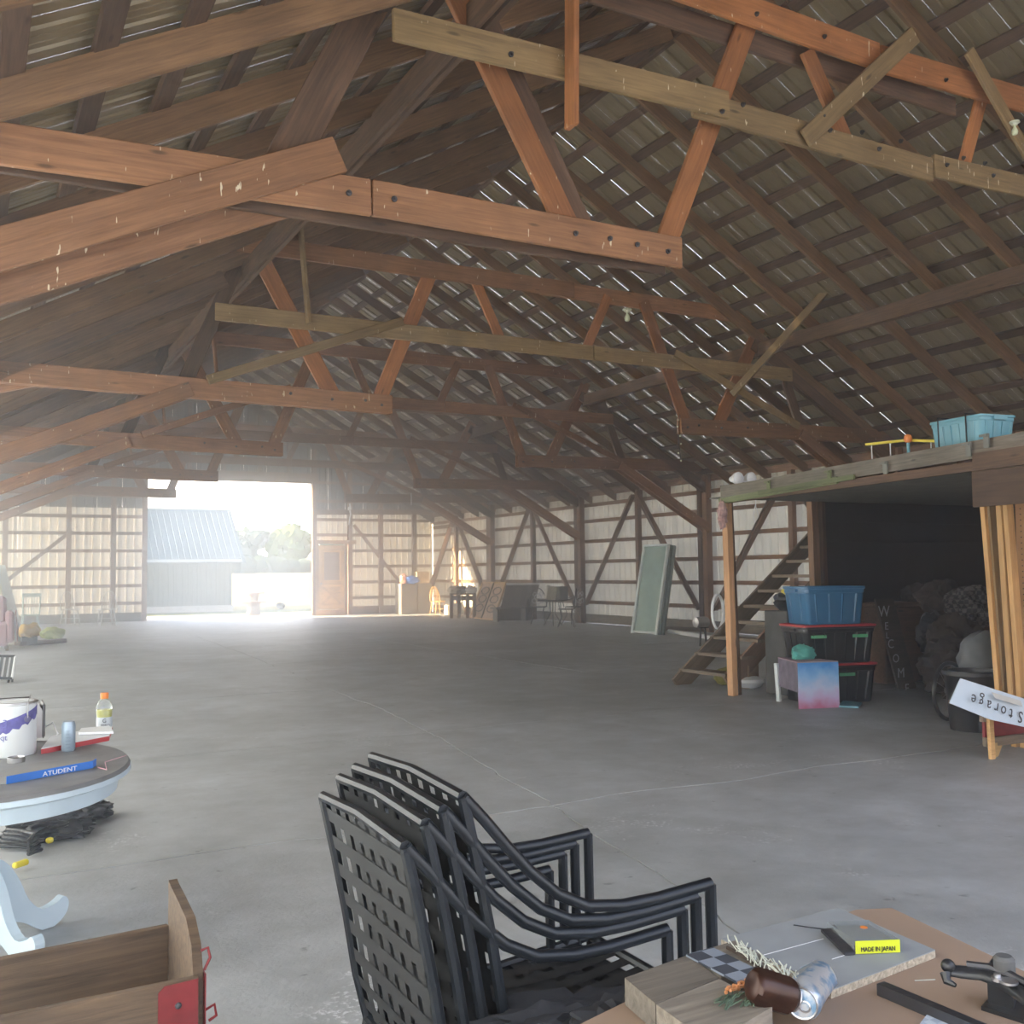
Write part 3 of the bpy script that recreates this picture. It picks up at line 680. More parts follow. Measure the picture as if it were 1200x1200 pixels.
board('green_batten', Z(A, 2.39)+off*2.2, Z(A+dAB*2.3, 2.45)+off*2.2, .03, .07, M_GRN, lf)
board('green_batten', Z(A+dAB*.9, 2.425)+off*3.2, Z(A+dAB*2.6, 2.455)+off*3.2, .02, .05, M_GRN, lf)
M_OLDM = plain('old_bracket', (.20, .20, .18), .6, .3)
for s_, z in ((1.1, 2.49), (2.2, 2.5), (3.05, 2.50), (4.1, 2.55), (4.3, 2.60)):
    q = Z(A+dAB*s_, z)+off*3
    put('metal_bracket', MB().box(q, (.015, .05, .12)).box(q+Vector((-.012, .02, .045)), (.02, .07, .02)), M_OLDM if s_ > 2.5 else M_GRN, lf)
# header board over the stud wall
board('header_board', Z(B, 2.20)+Vector((-.05, .32, 0)), Z(Cn, 2.20)+Vector((-.05, 0, 0)), .04, .30, W_DARK, lf)
board('header_board', Z(B, 2.43)+Vector((-.06, .30, 0)), Z(Cn, 2.45)+Vector((-.06, 0, 0)), .04, .15, W_DARK, lf)
# corner post and far post
board('post', (8.27, 9.66, 0), (8.24, 9.66, 2.42), .085, .10, wood('pine_post', (.62, .36, .19), (.40, .22, .11)), lf, (0, 1, 0), ch=.004)
board('post', (8.40, 9.74, 0), (8.33, 9.74, 2.42), .04, .14, W_DARK, lf, (0, 1, 0))
board('post', (10.02, 9.98, .9), (10.0, 9.98, 2.46), .12, .10, W_POST, lf, (0, 1, 0), ch=.004)
board('post', (10.18, 9.98, .0), (10.16, 9.98, 2.46), .06, .10, W_DARK, lf, (0, 1, 0))
q = onY(848, 598, 9.58)
rg = MB().blob(q+Vector((-.02, 0, -.05)), (.06, .05, .17), 5, 3, .5, 4)
put('tied_rag', rg, plain('red_white_rag', (.62, .38, .36), .9, var=.7, scale=18), lf)
# dark boarded back wall and partition
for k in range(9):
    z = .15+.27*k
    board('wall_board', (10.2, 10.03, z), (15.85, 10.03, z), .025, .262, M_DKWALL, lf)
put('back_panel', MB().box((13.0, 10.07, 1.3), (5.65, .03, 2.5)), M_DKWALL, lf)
put('light_block_panel', MB().box((11.8, 2.56, 1.3), (8.0, .03, 2.6)), M_DKWALL, lf)  # unseen panel added to keep light from behind out of the loft
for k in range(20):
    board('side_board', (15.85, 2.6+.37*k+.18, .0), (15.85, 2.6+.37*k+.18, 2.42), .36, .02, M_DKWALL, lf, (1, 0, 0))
st = empty('stud_partition', (7.6, 5.5, 0), 'new pine stud wall with brown pegboard facing at the right edge', 'partition')
for (px0, px1, w_) in ((1155, 1177, .05), (1177, 1192, .0), ):
    pass
def stud(xa, xb, X, w, h, m=W_PINE): 
    p = onX(xa, 596, X); q = onX(xb, 800, X); d = (q-p).normalized(); e = p+d*(-.0); f = p+d*((p.z)/max(.01, -d.z))
    board('stud', (e.x, e.y, 2.36), (f.x, f.y, 0.0), w, h, m, st, (1, 0, 0), ch=.003)
stud(1153, 1171, 8.02, .045, .09)
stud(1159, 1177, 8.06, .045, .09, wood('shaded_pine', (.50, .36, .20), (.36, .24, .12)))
stud(1173, 1187, 7.96, .05, .10)
stud(1180, 1196, 7.97, .045, .09)
pb = onX(1183, 640, 8.08)
put('pegboard_panel', MB().box((8.11, pb.y-1.45, 1.14), (.008, 2.8, 2.25)), M_PEG, st)
hl = MB()
for i in range(26):
    for j in range(34): hl.box((8.104, pb.y-.10-.05*i, .40+.05*j), (.004, .009, .009))
put('peg_holes', hl, M_INK, st, kind='stuff')
# flood lights and loop of cord at the loft corner
fl = empty('flood_light', onY(869, 562, 9.5), 'twin white flood lamp heads on the loft corner above the pine post', 'lamp')
for px in (862, 877):
    c = onY(px, 561, 9.45)
    put('lamp_head', MB().lathe([(.02, .10), (.035, .08), (.04, .05), (.075, -.02), (.078, -.06), (.06, -.075), (.005, -.08)], c, 16, ax='y'), M_WINK, fl)
put('mount_plate', MB().box(onY(869, 564, 9.62), (.22, .03, .06)), M_GREYBOX, fl)
c = onY(886, 582, 9.4)
put('hanging_cord', MB().tube([c+Vector((0, 0, .09)), c+Vector((-.01, 0, -.12)), c+Vector((.035, 0, -.24)), c+Vector((-.03, 0, -.32)), c+Vector((-.055, 0, -.22)), c+Vector((-.012, 0, -.1))], .006, 5), M_WINK, loc=c, label='white looped cord hanging from the loft edge', cat='cord')
# things on the loft
def tote(name, c, L, Wd, Hh, rot, body, lid, label, tapes=(), lidded=True, group=None, ribs=6, lat=None):
    """tapered storage tote, c = centre of its base"""
    t = empty(name, c, label, 'storage bin', group); R_ = Matrix.Rotation(rot, 3, 'Z'); c = Vector(c)
    def pt(x, y, z): return c+R_ @ Vector((x, y, z))
    k = .88; b = MB(); prof = []
    def ring(sx_, sy, z, r=.05):
        out = []
        for (cx, cy, a0) in ((sx_-r, sy-r, 0), (-sx_+r, sy-r, 90), (-sx_+r, -sy+r, 180), (sx_-r, -sy+r, 270)):
            for a in (0, 30, 60, 90):
                an = math.radians(a0+a); out.append(pt(cx+r*math.cos(an), cy+r*math.sin(an), z))
        return out
    levels = [(k, 0), (k+.02, .01), (1-.02, Hh*.80), (1.0, Hh*.81), (1.0, Hh*.90), (1.035, Hh*.91), (1.035, Hh*.97)]
    rings = [ring(L/2*s, Wd/2*s, z) for s, z in levels]
    if not lidded:
        rings += [ring(L/2*1.02, Wd/2*1.02, Hh*.97), ring(L/2*.98, Wd/2*.98, Hh*.9), ring(L/2*k*.98, Wd/2*k*.98, .015)]
    m = 16; vs = [v for r_ in rings for v in r_]; fs = []
    for i in range(len(rings)-1):
        for j in range(m): fs.append((i*m+j, i*m+(j+1) % m, (i+1)*m+(j+1) % m, (i+1)*m+j))
    fs.append(tuple(range(m))[::-1]); fs.append(tuple((len(rings)-1)*m+j for j in range(m)))
    b.add(vs, fs); b.smooth = True; bd = put('body', b, body, t)
    rb = MB()
    for i in range(ribs):
        f = (i+.5)/ribs*2-1
        for sgn in (-1, 1):
            a = pt(f*L/2*k*.92, sgn*Wd/2*k, .03); d = pt(f*L/2*.92, sgn*Wd/2*.985, Hh*.78); rb.bar(a, d, .018, .02)
            if i < ribs-2:
                g_ = (i+.5)/(ribs-2)*2-1
                a = pt(sgn*L/2*k, g_*Wd/2*k*.9, .03); d = pt(sgn*L/2*.985, g_*Wd/2*.9, Hh*.78); rb.bar(a, d, .018, .02)
    put('ribs', rb, body, bd)
    for sgn in (-1, 1):
        put('handle', MB().box(pt(sgn*(L/2*1.04), 0, Hh*.87), (.03, .16, .03), R_), body, bd)
    if lidded:
        q1 = [ring(L/2*1.05, Wd/2*1.05, Hh*.95), ring(L/2*1.05, Wd/2*1.05, Hh*1.0), ring(L/2*.97, Wd/2*.97, Hh*1.01), ring(L/2*.93, Wd/2*.93, Hh*.985)]
        vs = [v for r_ in q1 for v in r_]; fs = [(i*m+j, i*m+(j+1) % m, (i+1)*m+(j+1) % m, (i+1)*m+j) for i in range(3) for j in range(m)]+[tuple(range(m))[::-1], tuple(3*m+j for j in range(m))]
        put('lid', MB().add(vs, fs), lid, t)
    for (f, z, sd) in tapes:
        zz = Hh*z; s = k+(1-k)*z
        if sd == 'y': q = pt(f*L/2, -Wd/2*s-.012, zz); put('green_tape', MB().box(q, (.20, .006, .035), R_), M_GREENT, bd)
        else: q = pt(-L/2*s-.012, f*Wd/2, zz); put('green_tape', MB().box(q, (.006, .20, .035), R_), M_GREENT, bd)
    return t
tote('storage_tote', (8.28, 6.2, 2.62), .62, .44, .32, 1.45, M_LBLUE, M_LBLUE, 'light blue tote on top of the loft with dark straps', lidded=False)
for s_ in (-.13, .17):
    c = Vector((8.28, 6.2, 2.62)); 
    put('strap', MB().tube([c+Vector((-.25, s_, .02)), c+Vector((-.26, s_, .33)), c+Vector((.26, s_, .33)), c+Vector((.26, s_, .02))], .008, 5), M_CLOTH, bpy.data.objects['storage_tote'])
ty = empty('toy_frame', onX(1045, 520, 8.25), 'yellow toy bar frame with orange ball top lying on the loft edge', 'toy')
a, b_ = onX(1015, 521, 8.2), onX(1100, 517, 8.2); mm_ = onX(1062, 516, 8.2)
put('yellow_bar', MB().bar(a, mm_, .03, .025).bar(mm_, b_, .03, .025), M_YEL, ty)
for f in (.08, .35, .6, .9):
    q = a.lerp(b_, f); put('leg', MB().tube([q, (q.x, q.y, 2.60)], .006, 5), M_WINK, ty)
c = onX(1064, 514, 8.15)
put('ball', MB().lathe([(.005, .045), (.03, .036), (.043, .0), (.03, -.036), (.005, -.045)], c, 12), M_ORANGE, ty)
put('ball_stem', MB().tube([c, (c.x, c.y, 2.6)], .016, 6), M_LBLUE, ty)
# ------------------------------------------------------------------ stair behind the post
sr = empty('staircase', (8.5, 10.5, 0), 'open wooden staircase climbing right behind the pine post to the loft', 'staircase')
for y in (10.12, 10.97):
    if y > 10.5: board('stringer', (8.42, y, -.02), (11.0, y, 1.99), .045, .25, W_STAIR, sr)
    else: board('stringer', (8.58, y, .08), (9.75, y, .99), .045, .25, wood('reddish_stair_wood', (.34, .22, .16), (.20, .13, .10)), sr)
for k in range(10):
    z = .195+.208*k; xx = 8.62+.275*k
    board('tread', (xx, 10.06, z), (xx, 11.02, z), .25, .04, W_STAIR, sr)
board('stringer', (9.75, 10.12, .99), (10.95, 10.12, 1.93), .045, .22, W_DARK, sr)
# ------------------------------------------------------------------ bins and clutter under the loft
Cx, Lx, Rx = onZ(984, 829), onZ(946, 826), onZ(1034, 826)
rot = math.atan2(-.25, 1)
cb = (8.92, 8.72)
tote('storage_tote', (*cb, 0), .92, .56, .45, rot, M_BKPL, M_REDP, 'black tote with red lid standing on the floor, lowest of its stack', tapes=((.15, .72, 'y'),))
tote('storage_tote', (*cb, .455), .92, .56, .44, rot, M_BKPL, M_REDP, 'black tote with red lid and two green tapes, middle of the stack', tapes=((-.62, .7, 'y'), (.55, .7, 'y')))
tote('storage_tote', (cb[0]-.04, cb[1], .90), .78, .52, .45, rot, M_BLUE, M_BLUE, 'open blue tote on top of the black tote stack', lidded=False, ribs=4)
cab = onY(931, 745, 9.3)
cb2 = empty('cabinet', (cab.x, 9.4, 0), 'small black cabinet between the staircase and the tote stack', 'cabinet')
put('body', MB().box((cab.x, 9.4, .52), (.42, .40, 1.02), ch=.01), M_GREYBOX, cb2)
put('door', MB().box((cab.x-.02, 9.195, .52), (.36, .02, .94)), M_BKPL, cb2)
put('dark_bundle', MB().blob((cab.x+.03, 9.4, 1.13), (.2, .18, .13), 11, 3, .3), M_BAG, loc=(cab.x, 9.4, 1.03), label='dark bagged bundle lying on the small black cabinet', cat='bag')
q = onY(934, 697, 9.3)
put('yellow_bag', MB().blob((q.x, 9.35, q.z+.01), (.17, .13, .075), 13, 3, .45, 3), M_YEL, loc=q, label='crumpled yellow bag on the dark bundle beside the blue tote', cat='bag')
# picture box without its character art
bx = empty('play_box', (8.4, 8.55, 0), 'square box printed with a blue and pink winter sky', 'box')
def skyprint():
    t = NT('blue_pink_sky_print'); tc = t.add('ShaderNodeTexCoord'); sp = t.add('ShaderNodeSeparateXYZ'); t.link(tc.outputs['Object'], sp.inputs[0])
    nz = t.add('ShaderNodeTexNoise', i_Scale=7., i_Detail=4.); t.link(tc.outputs['Object'], nz.inputs['Vector'])
    ad = t.add('ShaderNodeMath', operation='MULTIPLY_ADD'); ad.inputs[1].default_value = .25; t.link(nz.outputs['Fac'], ad.inputs[0]); t.link(sp.outputs['Z'], ad.inputs[2])
    r = t.add('ShaderNodeValToRGB'); e = r.color_ramp.elements; e[0].position = .12; e[0].color = (.55, .18, .32, 1); e[1].position = .62; e[1].color = (.06, .30, .75, 1)
    for p_, c_ in ((.24, (.62, .48, .75, 1)), (.36, (.60, .66, .90, 1)), (.48, (.30, .55, .88, 1))): x_ = e.new(p_); x_.color = c_
    t.link(ad.outputs[0], r.inputs[0]); t.link(r.outputs[0], t.b.inputs['Base Color']); t.b.inputs['Roughness'].default_value = .4; return t.m
M_SKYP = skyprint()
f0, f1, f2 = onZ(936, 831), onZ(984, 829), onZ(913, 822)
hh = onY(936, 777, f0.y).z
fr = MB().prism([f0, f1, f1+Vector((0, 0, hh)), f0+Vector((0, 0, hh))], (f2-f0).normalized()*.01)
put('front_panel', fr, M_SKYP, bx)
put('side_panel', MB().prism([f0+Vector((0, 0, .18)), f2+Vector((0, 0, .18)), f2+Vector((0, 0, hh)), f0+Vector((0, 0, hh))], (.012, .004, 0)), plain('violet_grey_print', (.20, .17, .24), .5, var=.6, scale=9), bx)
put('side_post', MB().bar(f2+Vector((-.0, 0, 0)), f2+Vector((-.03, 0, hh-.06)), .05, .03), M_WHITE, bx)
put('box_top', MB().prism([f0+Vector((0, 0, hh)), f1+Vector((0, 0, hh)), f1+Vector((.05, .35, hh)), f2+Vector((0, 0, hh))], (0, 0, .01)), plain('mauve_card', (.45, .30, .36), .6), bx)
q = onY(950, 762, 8.8)
put('sheer_bag', MB().blob((8.45, 8.62, hh+.07), (.17, .1, .10), 21, 3, .4, 3), M_TEAL, loc=(8.45, 8.6, hh), label='crumpled teal sheer bag on top of the blue and pink box', cat='bag')
q = onZ(995, 827)
put('blue_folder', MB().prism([onZ(982, 829), onZ(1006, 830), onZ(1010, 825), onZ(988, 823)], (0, 0, .02)), M_LBLUE, loc=q, label='thin light blue folder lying on the floor in front of the totes', cat='folder')
q = onZ(990, 822)
put('orange_ball', MB().blob((q.x+.05, q.y+.1, .05), .05, 2, 2, .1), M_ORANGE, loc=(q.x, q.y, 0), label='small orange ball on the floor behind the blue folder', cat='ball')
q = onZ(876, 808)
put('white_basin', MB().lathe([(.05, 0), (.14, .02), (.19, .08), (.185, .12), (.12, .15), (.01, .16)], (q.x+.12, q.y+.1, 0), 20), M_WINK, loc=q, label='upturned white round basin on the floor right of the post', cat='basin')
q = onZ(893, 810)
put('brown_carton', MB().box((q.x+.12, q.y+.45, .15), (.3, .25, .3), Matrix.Rotation(.4, 3, 'Z')), M_CARD, loc=q, label='brown carton in shadow under the stair stringer', cat='box')
q = onY(905, 775, 9.9)
put('yellow_green_bag', MB().blob((9.0, 10.55, .13), (.26, .16, .13), 31, 3, .35), plain('olive_yellow', (.28, .26, .08), .8, var=.4, scale=12), loc=(9., 10.55, 0), label='olive yellow sack lying beneath the stair treads', cat='bag')
# white letters on a dark leaning board
wb = empty('welcome_board', (9.9, 8.95, 0), 'dark leaning board with white letters reading WELCOME downwards', 'sign')
pts = [('W', 1037, 718, .15), ('E', 1041, 739, .10), ('C', 1043, 753, .12), ('O', 1049, 771, .11), ('M', 1056, 789, .12), ('E', 1063, 808, .11)]
a = onY(1037, 702, 8.9); b_ = onY(1064, 820, 8.9)
wbb = put('board', MB().prism([(a.x-.16, 8.905, a.z), (a.x+.16, 8.905, a.z), (b_.x+.17, 8.905, .01), (b_.x-.15, 8.905, .01)], (0, .03, 0)), W_CRATE, wb)
for i_, (ch_, px, py, sz) in enumerate([('W', 1036, 717, .17), ('E', 1039, 734, .12), ('L', 1040, 745, .1), ('C', 1044, 755, .14), ('O', 1050, 772, .13), ('M', 1056, 789, .15), ('E', 1063, 807, .14)]):
    yb = 8.895
    q = onY(px, py, yb); lettering('letter', ch_, sz*1.15, q, (1, .0, -.0), (-.2, 0, 1), plain('dull_white_letter', (.5, .52, .55), .6), wbb)
# heaps of bedding and bags behind
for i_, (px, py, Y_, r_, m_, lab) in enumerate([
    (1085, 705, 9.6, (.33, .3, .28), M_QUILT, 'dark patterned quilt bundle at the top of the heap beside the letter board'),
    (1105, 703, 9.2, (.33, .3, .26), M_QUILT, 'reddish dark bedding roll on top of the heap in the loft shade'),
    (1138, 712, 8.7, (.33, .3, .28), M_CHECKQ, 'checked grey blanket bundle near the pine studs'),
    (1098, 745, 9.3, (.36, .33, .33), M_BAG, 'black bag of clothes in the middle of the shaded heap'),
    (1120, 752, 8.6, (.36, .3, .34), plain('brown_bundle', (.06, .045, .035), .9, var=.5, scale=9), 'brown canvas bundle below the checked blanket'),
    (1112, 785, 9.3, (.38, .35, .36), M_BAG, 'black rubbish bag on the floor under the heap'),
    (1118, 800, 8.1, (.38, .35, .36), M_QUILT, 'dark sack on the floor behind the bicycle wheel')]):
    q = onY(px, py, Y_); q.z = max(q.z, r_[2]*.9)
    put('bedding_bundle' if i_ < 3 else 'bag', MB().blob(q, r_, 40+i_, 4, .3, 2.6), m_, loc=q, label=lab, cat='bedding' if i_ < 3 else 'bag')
q = onY(1065, 697, 9.8)
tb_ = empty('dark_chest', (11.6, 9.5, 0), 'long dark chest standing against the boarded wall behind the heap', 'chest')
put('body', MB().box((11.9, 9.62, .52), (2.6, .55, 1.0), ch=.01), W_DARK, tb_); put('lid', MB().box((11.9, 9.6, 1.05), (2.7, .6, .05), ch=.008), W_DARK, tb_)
# bicycle wheel
c = onY(1112, 805, 6.9)
bw = empty('bicycle_wheel', (c.x, c.y, 0), 'spoked bicycle wheel standing in shade behind the white sign', 'wheel')
c.z = .30; pts = [c+Vector((.30*math.cos(a*PI/14), .06*math.cos(a*PI/14), .28*math.sin(a*PI/14))) for a in range(28)]
put('tyre', MB().tube(pts, .02, 8, closed=True), M_BKPL, bw)
put('rim', MB().tube([c+(p-c)*.93 for p in pts], .007, 6, closed=True), M_STEEL, bw)
for a in range(0, 28, 2): put('spoke', MB().tube([c, c+(pts[a]-c)*.93], .0018, 4), M_STEEL, bw)
put('hub', MB().lathe([(.03, -.04), (.018, -.03), (.018, .03), (.03, .04)], c, 10, ax='y'), M_STEEL, bw)
q = onY(1150, 775, 6.6)
put('stroller_panel', MB().blob((q.x+.12, q.y+.1, q.z+.02), (.22, .2, .28), 61, 3, .2), plain('grey_fabric', (.16, .17, .185), .8, var=.3), loc=q, label='folded grey fabric seat leaning by the pine studs above the wheel', cat='seat')
put('dark_bin', MB().lathe([(.22, 0), (.26, .5), (.28, .52), (.28, .56), (.23, .56), (.2, .05)], (8.45, 6.42, 0), 18), M_BKPL, loc=(8.45, 6.42, 0), label='black round bin on the floor directly behind the storage sign', cat='bin')
# low wooden bench with red panel, at the right edge
be = empty('red_bench', (7.6, 5.4, 0), 'low wooden frame bench with red panel under the white sign', 'bench')
F = lambda px, py, y=5.40: onY(px, py, y)
l0 = F(1160, 886)
put('leg', MB().bar((l0.x, 5.38, 0), (l0.x-.01, 5.38, .42), .03, .05), W_PINE, be)
put('leg', MB().bar((l0.x+1.1, 5.38, 0), (l0.x+1.1, 5.38, .42), .03, .05), W_PINE, be)
board('rail', (l0.x-.06, 5.42, .34), (l0.x+1.15, 5.32, .34), .04, .09, W_STAIR, be)
board('rail', (l0.x-.03, 5.42, .13), (l0.x+1.15, 5.32, .13), .04, .07, W_STAIR, be)
put('red_panel', MB().prism([(l0.x, 5.44, .16), (l0.x+1.12, 5.35, .16), (l0.x+1.12, 5.35, .31), (l0.x, 5.44, .31)], (0, .02, 0)), M_RED, be)
put('bracket', MB().prism([(l0.x+.02, 5.39, .0), (l0.x+.09, 5.39, .01), (l0.x+.13, 5.39, .07), (l0.x+.17, 5.39, .12), (l0.x+.02, 5.39, .12)], (0, .03, 0)), W_DOOR, be)
put('seat_board', MB().prism([(l0.x-.07, 5.36, .40), (l0.x+1.2, 5.26, .40), (l0.x+1.25, 5.66, .40), (l0.x-.02, 5.76, .40)], (0, 0, .03)), W_STAIR, be)
sg = empty('storage_sign', onY(1160, 820, 5.05), 'white board with handwritten upside down word Storage tilted on the red bench', 'sign')
ca, cb_, cc, cd = onY(1126, 795, 5.1), onY(1113, 824, 5.05), onY(1236, 860, 5.0), onY(1245, 833, 5.05)
sgb = put('sign_board', MB().prism([ca, cb_, onY(1160, 843, 5.03), cc, cd], (0, .008, 0)), plain('bluish_white_board', (.60, .70, .80), .5, var=.03), sg)
xd = (cc-cb_).normalized(); nrm = Vector((0, -1, 0))
tc_ = onY(1182, 830, 5.0)-Vector((0, .012, 0))
for i_, (ch_, px, py) in enumerate([('e', 1143, 820), ('g', 1152, 822.5), ('a', 1161, 827), ('r', 1170, 830), ('o', 1178, 833.5), ('t', 1187, 837), ('S', 1198, 840)]):
    q = onY(px, py, 5.0)-Vector((0, -.015, 0)); lettering('letter', ch_, .125, q, -Vector((1, 0, -.27)), -Vector((.27, 0, 1)), M_INK, sgb)
q0 = onY(1150+8, 812, 5.02)
put('tape_smear', MB().prism([onY(1162, 811, 5.02), onY(1166, 818, 5.02), onY(1198, 828, 5.0), onY(1196, 821, 5.0)], (0, -.002, 0)), plain('old_tape', (.55, .55, .52), .7), sg)
# ------------------------------------------------------------------ right wall: leaning storm door, tube, lamp heads
gd = empty('glass_door', (14.6, 20.3, 0), 'stack of white framed glass doors leaning against the wall posts', 'door')
p0, p1 = onZ(741, 742), onZ(769, 744); p0.z = p1.z = 0
t0, t1_ = p0+Vector((.60, .25, 2.16)), p1+Vector((.60, .25, 2.16))
M_DFR = plain('storm_door_frame', (.80, .88, .90), .35)
M_DFG = plain('storm_door_edge', (.22, .26, .26), .4)
upv = (t0-p0).normalized(); wv = (p1-p0).normalized(); nv = wv.cross(upv); nv = nv if nv.x > 0 else -nv
for k in range(3):
    o_ = nv*(.07*k)+wv*(.04*k)
    a, b, c, d = p0+o_, p1+o_, t1_+o_, t0+o_; fr = M_DFR if k == 0 else M_DFG
    board('frame', a, d, .07, .06, fr, gd, nv); board('frame', b, c, .07, .06, fr, gd, nv)
    board('frame', d, c, .05, .06, fr, gd, nv); board('frame', a+upv*.04, b+upv*.04, .05, .09, fr, gd, nv)
    if k in (0, 1): put('glass_pane', MB().prism([x+nv*.012 for x in (a+upv*.05, b+upv*.05, c, d)], nv*.012), M_GLASSP, gd)
put('door_edge', MB().prism([p1+nv*.03, p1+nv*.22, t1_+nv*.22, t1_+nv*.03], wv*.02), M_DFG, gd)
a, b = onZ(784, 742), onZ(835, 750)
put('downpipe', MB().tube([a+Vector((0, 0, .05)), b+Vector((0, 0, .05))], .05, 8), M_WINK, loc=a, label='long white plastic pipe lying on the floor right of the glass doors', cat='pipe')
board_ = board('floor_rail', onZ(775, 739)+Vector((0, 0, .06)), onZ(830, 741)+Vector((0, 0, .06)), .08, .10, W_DARK, None); tag(board_, 'dark timber lying along the wall behind the white pipe', 'timber')
q = onY(822, 732, 16.2)
cn = empty('can_lamp', q, 'silver canister on its side at the foot of the stair', 'canister')
put('canister', MB().lathe([(.03, -.16), (.10, -.15), (.11, -.1), (.11, .1), (.10, .14), (.02, .15)], (q.x, q.y, q.z+.05), 16, ax='x'), M_STEEL, cn)
put('stand', MB().bar((q.x-.05, q.y, 0), (q.x-.02, q.y, q.z-.05), .03, .03).bar((q.x+.12, q.y, 0), (q.x+.08, q.y, q.z-.05), .03, .03).bar((q.x-.1, q.y, q.z-.06), (q.x+.15, q.y, q.z-.06), .1, .02), M_IRON, cn)
q = onY(842, 717, 11.06)
cl = MB()
for k in range(5):
    cl.tube([q+Vector((.10*math.cos(a*PI/10)+.01*k, -.0+.02*k, .24*math.sin(a*PI/10))) for a in range(20)], .012, 6, closed=True)
put('cable_coil', cl, M_WINK, loc=q, label='white cable coil hanging on the post behind the stair', cat='cable')
# ------------------------------------------------------------------ far right group
def bulb(px, py, Y, label):
    q = onY(px, py, Y); t = empty('lamp_socket', q, label, 'light bulb'); s = 1.35 if Y > 10 else .9
    P_ = lambda pr: [(r*s, z*s) for r, z in pr]
    put('porcelain_base', MB().lathe(P_([(.01, .075), (.055, .075), (.06, .06), (.035, .045), (.03, .03)]), q, 16), M_BULB, t)
    put('bulb', MB().lathe(P_([(.012, .03), (.014, .01), (.03, -.02), (.036, -.045), (.028, -.075), (.005, -.085)]), q, 16), plain('frosted_glass', (.8, .86, .6), .2), t)
bulb(735, 369, 13.55, 'white porcelain lamp holder with bulb under the second truss')
bulb(1189, 150, 6.35, 'white porcelain lamp holder with bulb at the upper right edge')
p = onY(795, 490, 13.6)
lc = empty('light_string', p, 'string of small bulbs hanging from the left end of the lower chord', 'string lights')
put('wire', MB().tube([onY(797, 486, 13.55), onY(794, 505, 13.55), onY(798, 542, 13.55)], .005, 5), M_IRON, lc)
for k, (px, py) in enumerate([(795, 492), (794, 500), (797, 511), (798, 520), (795, 531), (798, 540)]): put('tiny_bulb', MB().blob(onY(px, py, 13.53), .018, k, 1, 0), M_BULB, lc)
put('pull_cord', MB().tube([onY(482, 578, 25.3), onY(482, 592, 25.3)], .012, 5), M_WINK, loc=onY(482, 578, 25.3), label='thin white pull cord hanging from the fourth truss', cat='cord')
put('hook_rope', MB().tube([onY(410, 590, 31.), onY(411, 603, 31.), onY(409, 615, 31.)], .03, 5).blob(onY(410, 596, 31.), .07, 4, 2, .3), M_WINK, loc=onY(410, 590, 31.), label='white pulley and rope hanging above the pine door', cat='pulley')

def ladder_chair(c, rot, mat, label, sc=1., kind='windsor', group=None):
    c = Vector(c); t = empty('wooden_chair', c, label, 'chair', group); R_ = Matrix.Rotation(rot, 3, 'Z')
    P_ = lambda x, y, z: c+R_ @ Vector((x*sc, y*sc, z*sc))
    put('seat', MB().prism([P_(x, y, .44) for x, y in ((-.2, -.2), (.2, -.2), (.22, 0), (.19, .2), (-.19, .2), (-.22, 0))], (0, 0, .035*sc)), mat, t)
    for sx_ in (-1, 1):
        for sy in (-1, 1): put('leg', MB().tube([P_(sx_*.15, sy*.15, .44), P_(sx_*.21, sy*.2, 0)], [.017*sc, .014*sc], 6), mat, t)
        put('stretcher', MB().tube([P_(sx_*.185, -.18, .2), P_(sx_*.185, .18, .2)], .010*sc, 5), mat, t)
    put('stretcher', MB().tube([P_(-.18, 0, .2), P_(.18, 0, .2)], .010*sc, 5), mat, t)
    if kind == 'windsor':
        hoop = [P_(.2*math.cos(a), .19+.08*math.sin(a), .475+.5*math.sin(a)) for a in [PI*k/12 for k in range(13)]]
        put('backrest_hoop', MB().tube(hoop, .014*sc, 6), mat, t)
        for k in range(5):
            x = -.13+.065*k; put('spindle', MB().tube([P_(x*.8, .18, .47), P_(x, .26, .47+.5*math.sqrt(max(0, 1-(x/.2)**2)))], .008*sc, 5), mat, t)
    else:
        for x in (-.18, .18): put('back_post', MB().tube([P_(x, .18, .45), P_(x*1.08, .26, .98)], .018*sc, 6), mat, t)
        put('top_rail', MB().bar(P_(-.21, .26, .95), P_(.21, .26, .95), .025*sc, .09*sc), mat, t)
        for k in range(5): put('slat', MB().bar(P_(-.12+.06*k, .185, .47), P_(-.12+.06*k, .255, .93), .008*sc, .025*sc), mat, t)
    return t
p = onZ(519, 716)
ladder_chair((15.3, 34.2, 0), 2.2, W_DOOR, 'pale varnished wooden chair in the sunlit far right corner', 1.05)
put('paper_bag', MB().prism([(15.55, 33.4, 0), (15.85, 33.3, 0), (15.9, 33.35, .42), (15.5, 33.45, .42)], (.03, .2, 0)), M_CREAM, loc=(15.6, 33.4, 0), label='upright cream paper bag between the pale chair and dark table', cat='bag')
gc = empty('grey_cabinet', (14.3, 35.6, 0), 'grey cabinet against the far wall under colourful boxes', 'cabinet')
q0, q1 = onY(470, 684, 35.3), onY(506, 684, 35.3)
put('body', MB().box(((q0.x+q1.x)/2, 35.6, q0.z/2), (q1.x-q0.x, .6, q0.z), ch=.01), M_GCAB, gc)
for f in (.25, .75): 
    put('door', MB().box((q0.x+(q1.x-q0.x)*f, 35.285, q0.z/2), ((q1.x-q0.x)*.46, .02, q0.z*.92)), M_GCAB, gc)
q = onY(492, 675, 35.4)
mb = MB().box((onY(494, 675, 35.4).x, 35.4, q0.z+.22), (.50, .3, .44))
c_ = tag(put('colour_box', mb, plain('pink_orange_print', (.75, .42, .30), .5, var=.9, scale=6), loc=(q.x, 35.4, q0.z)), 'pink and orange printed carton on the grey cabinet, right of the blue bag', 'box')
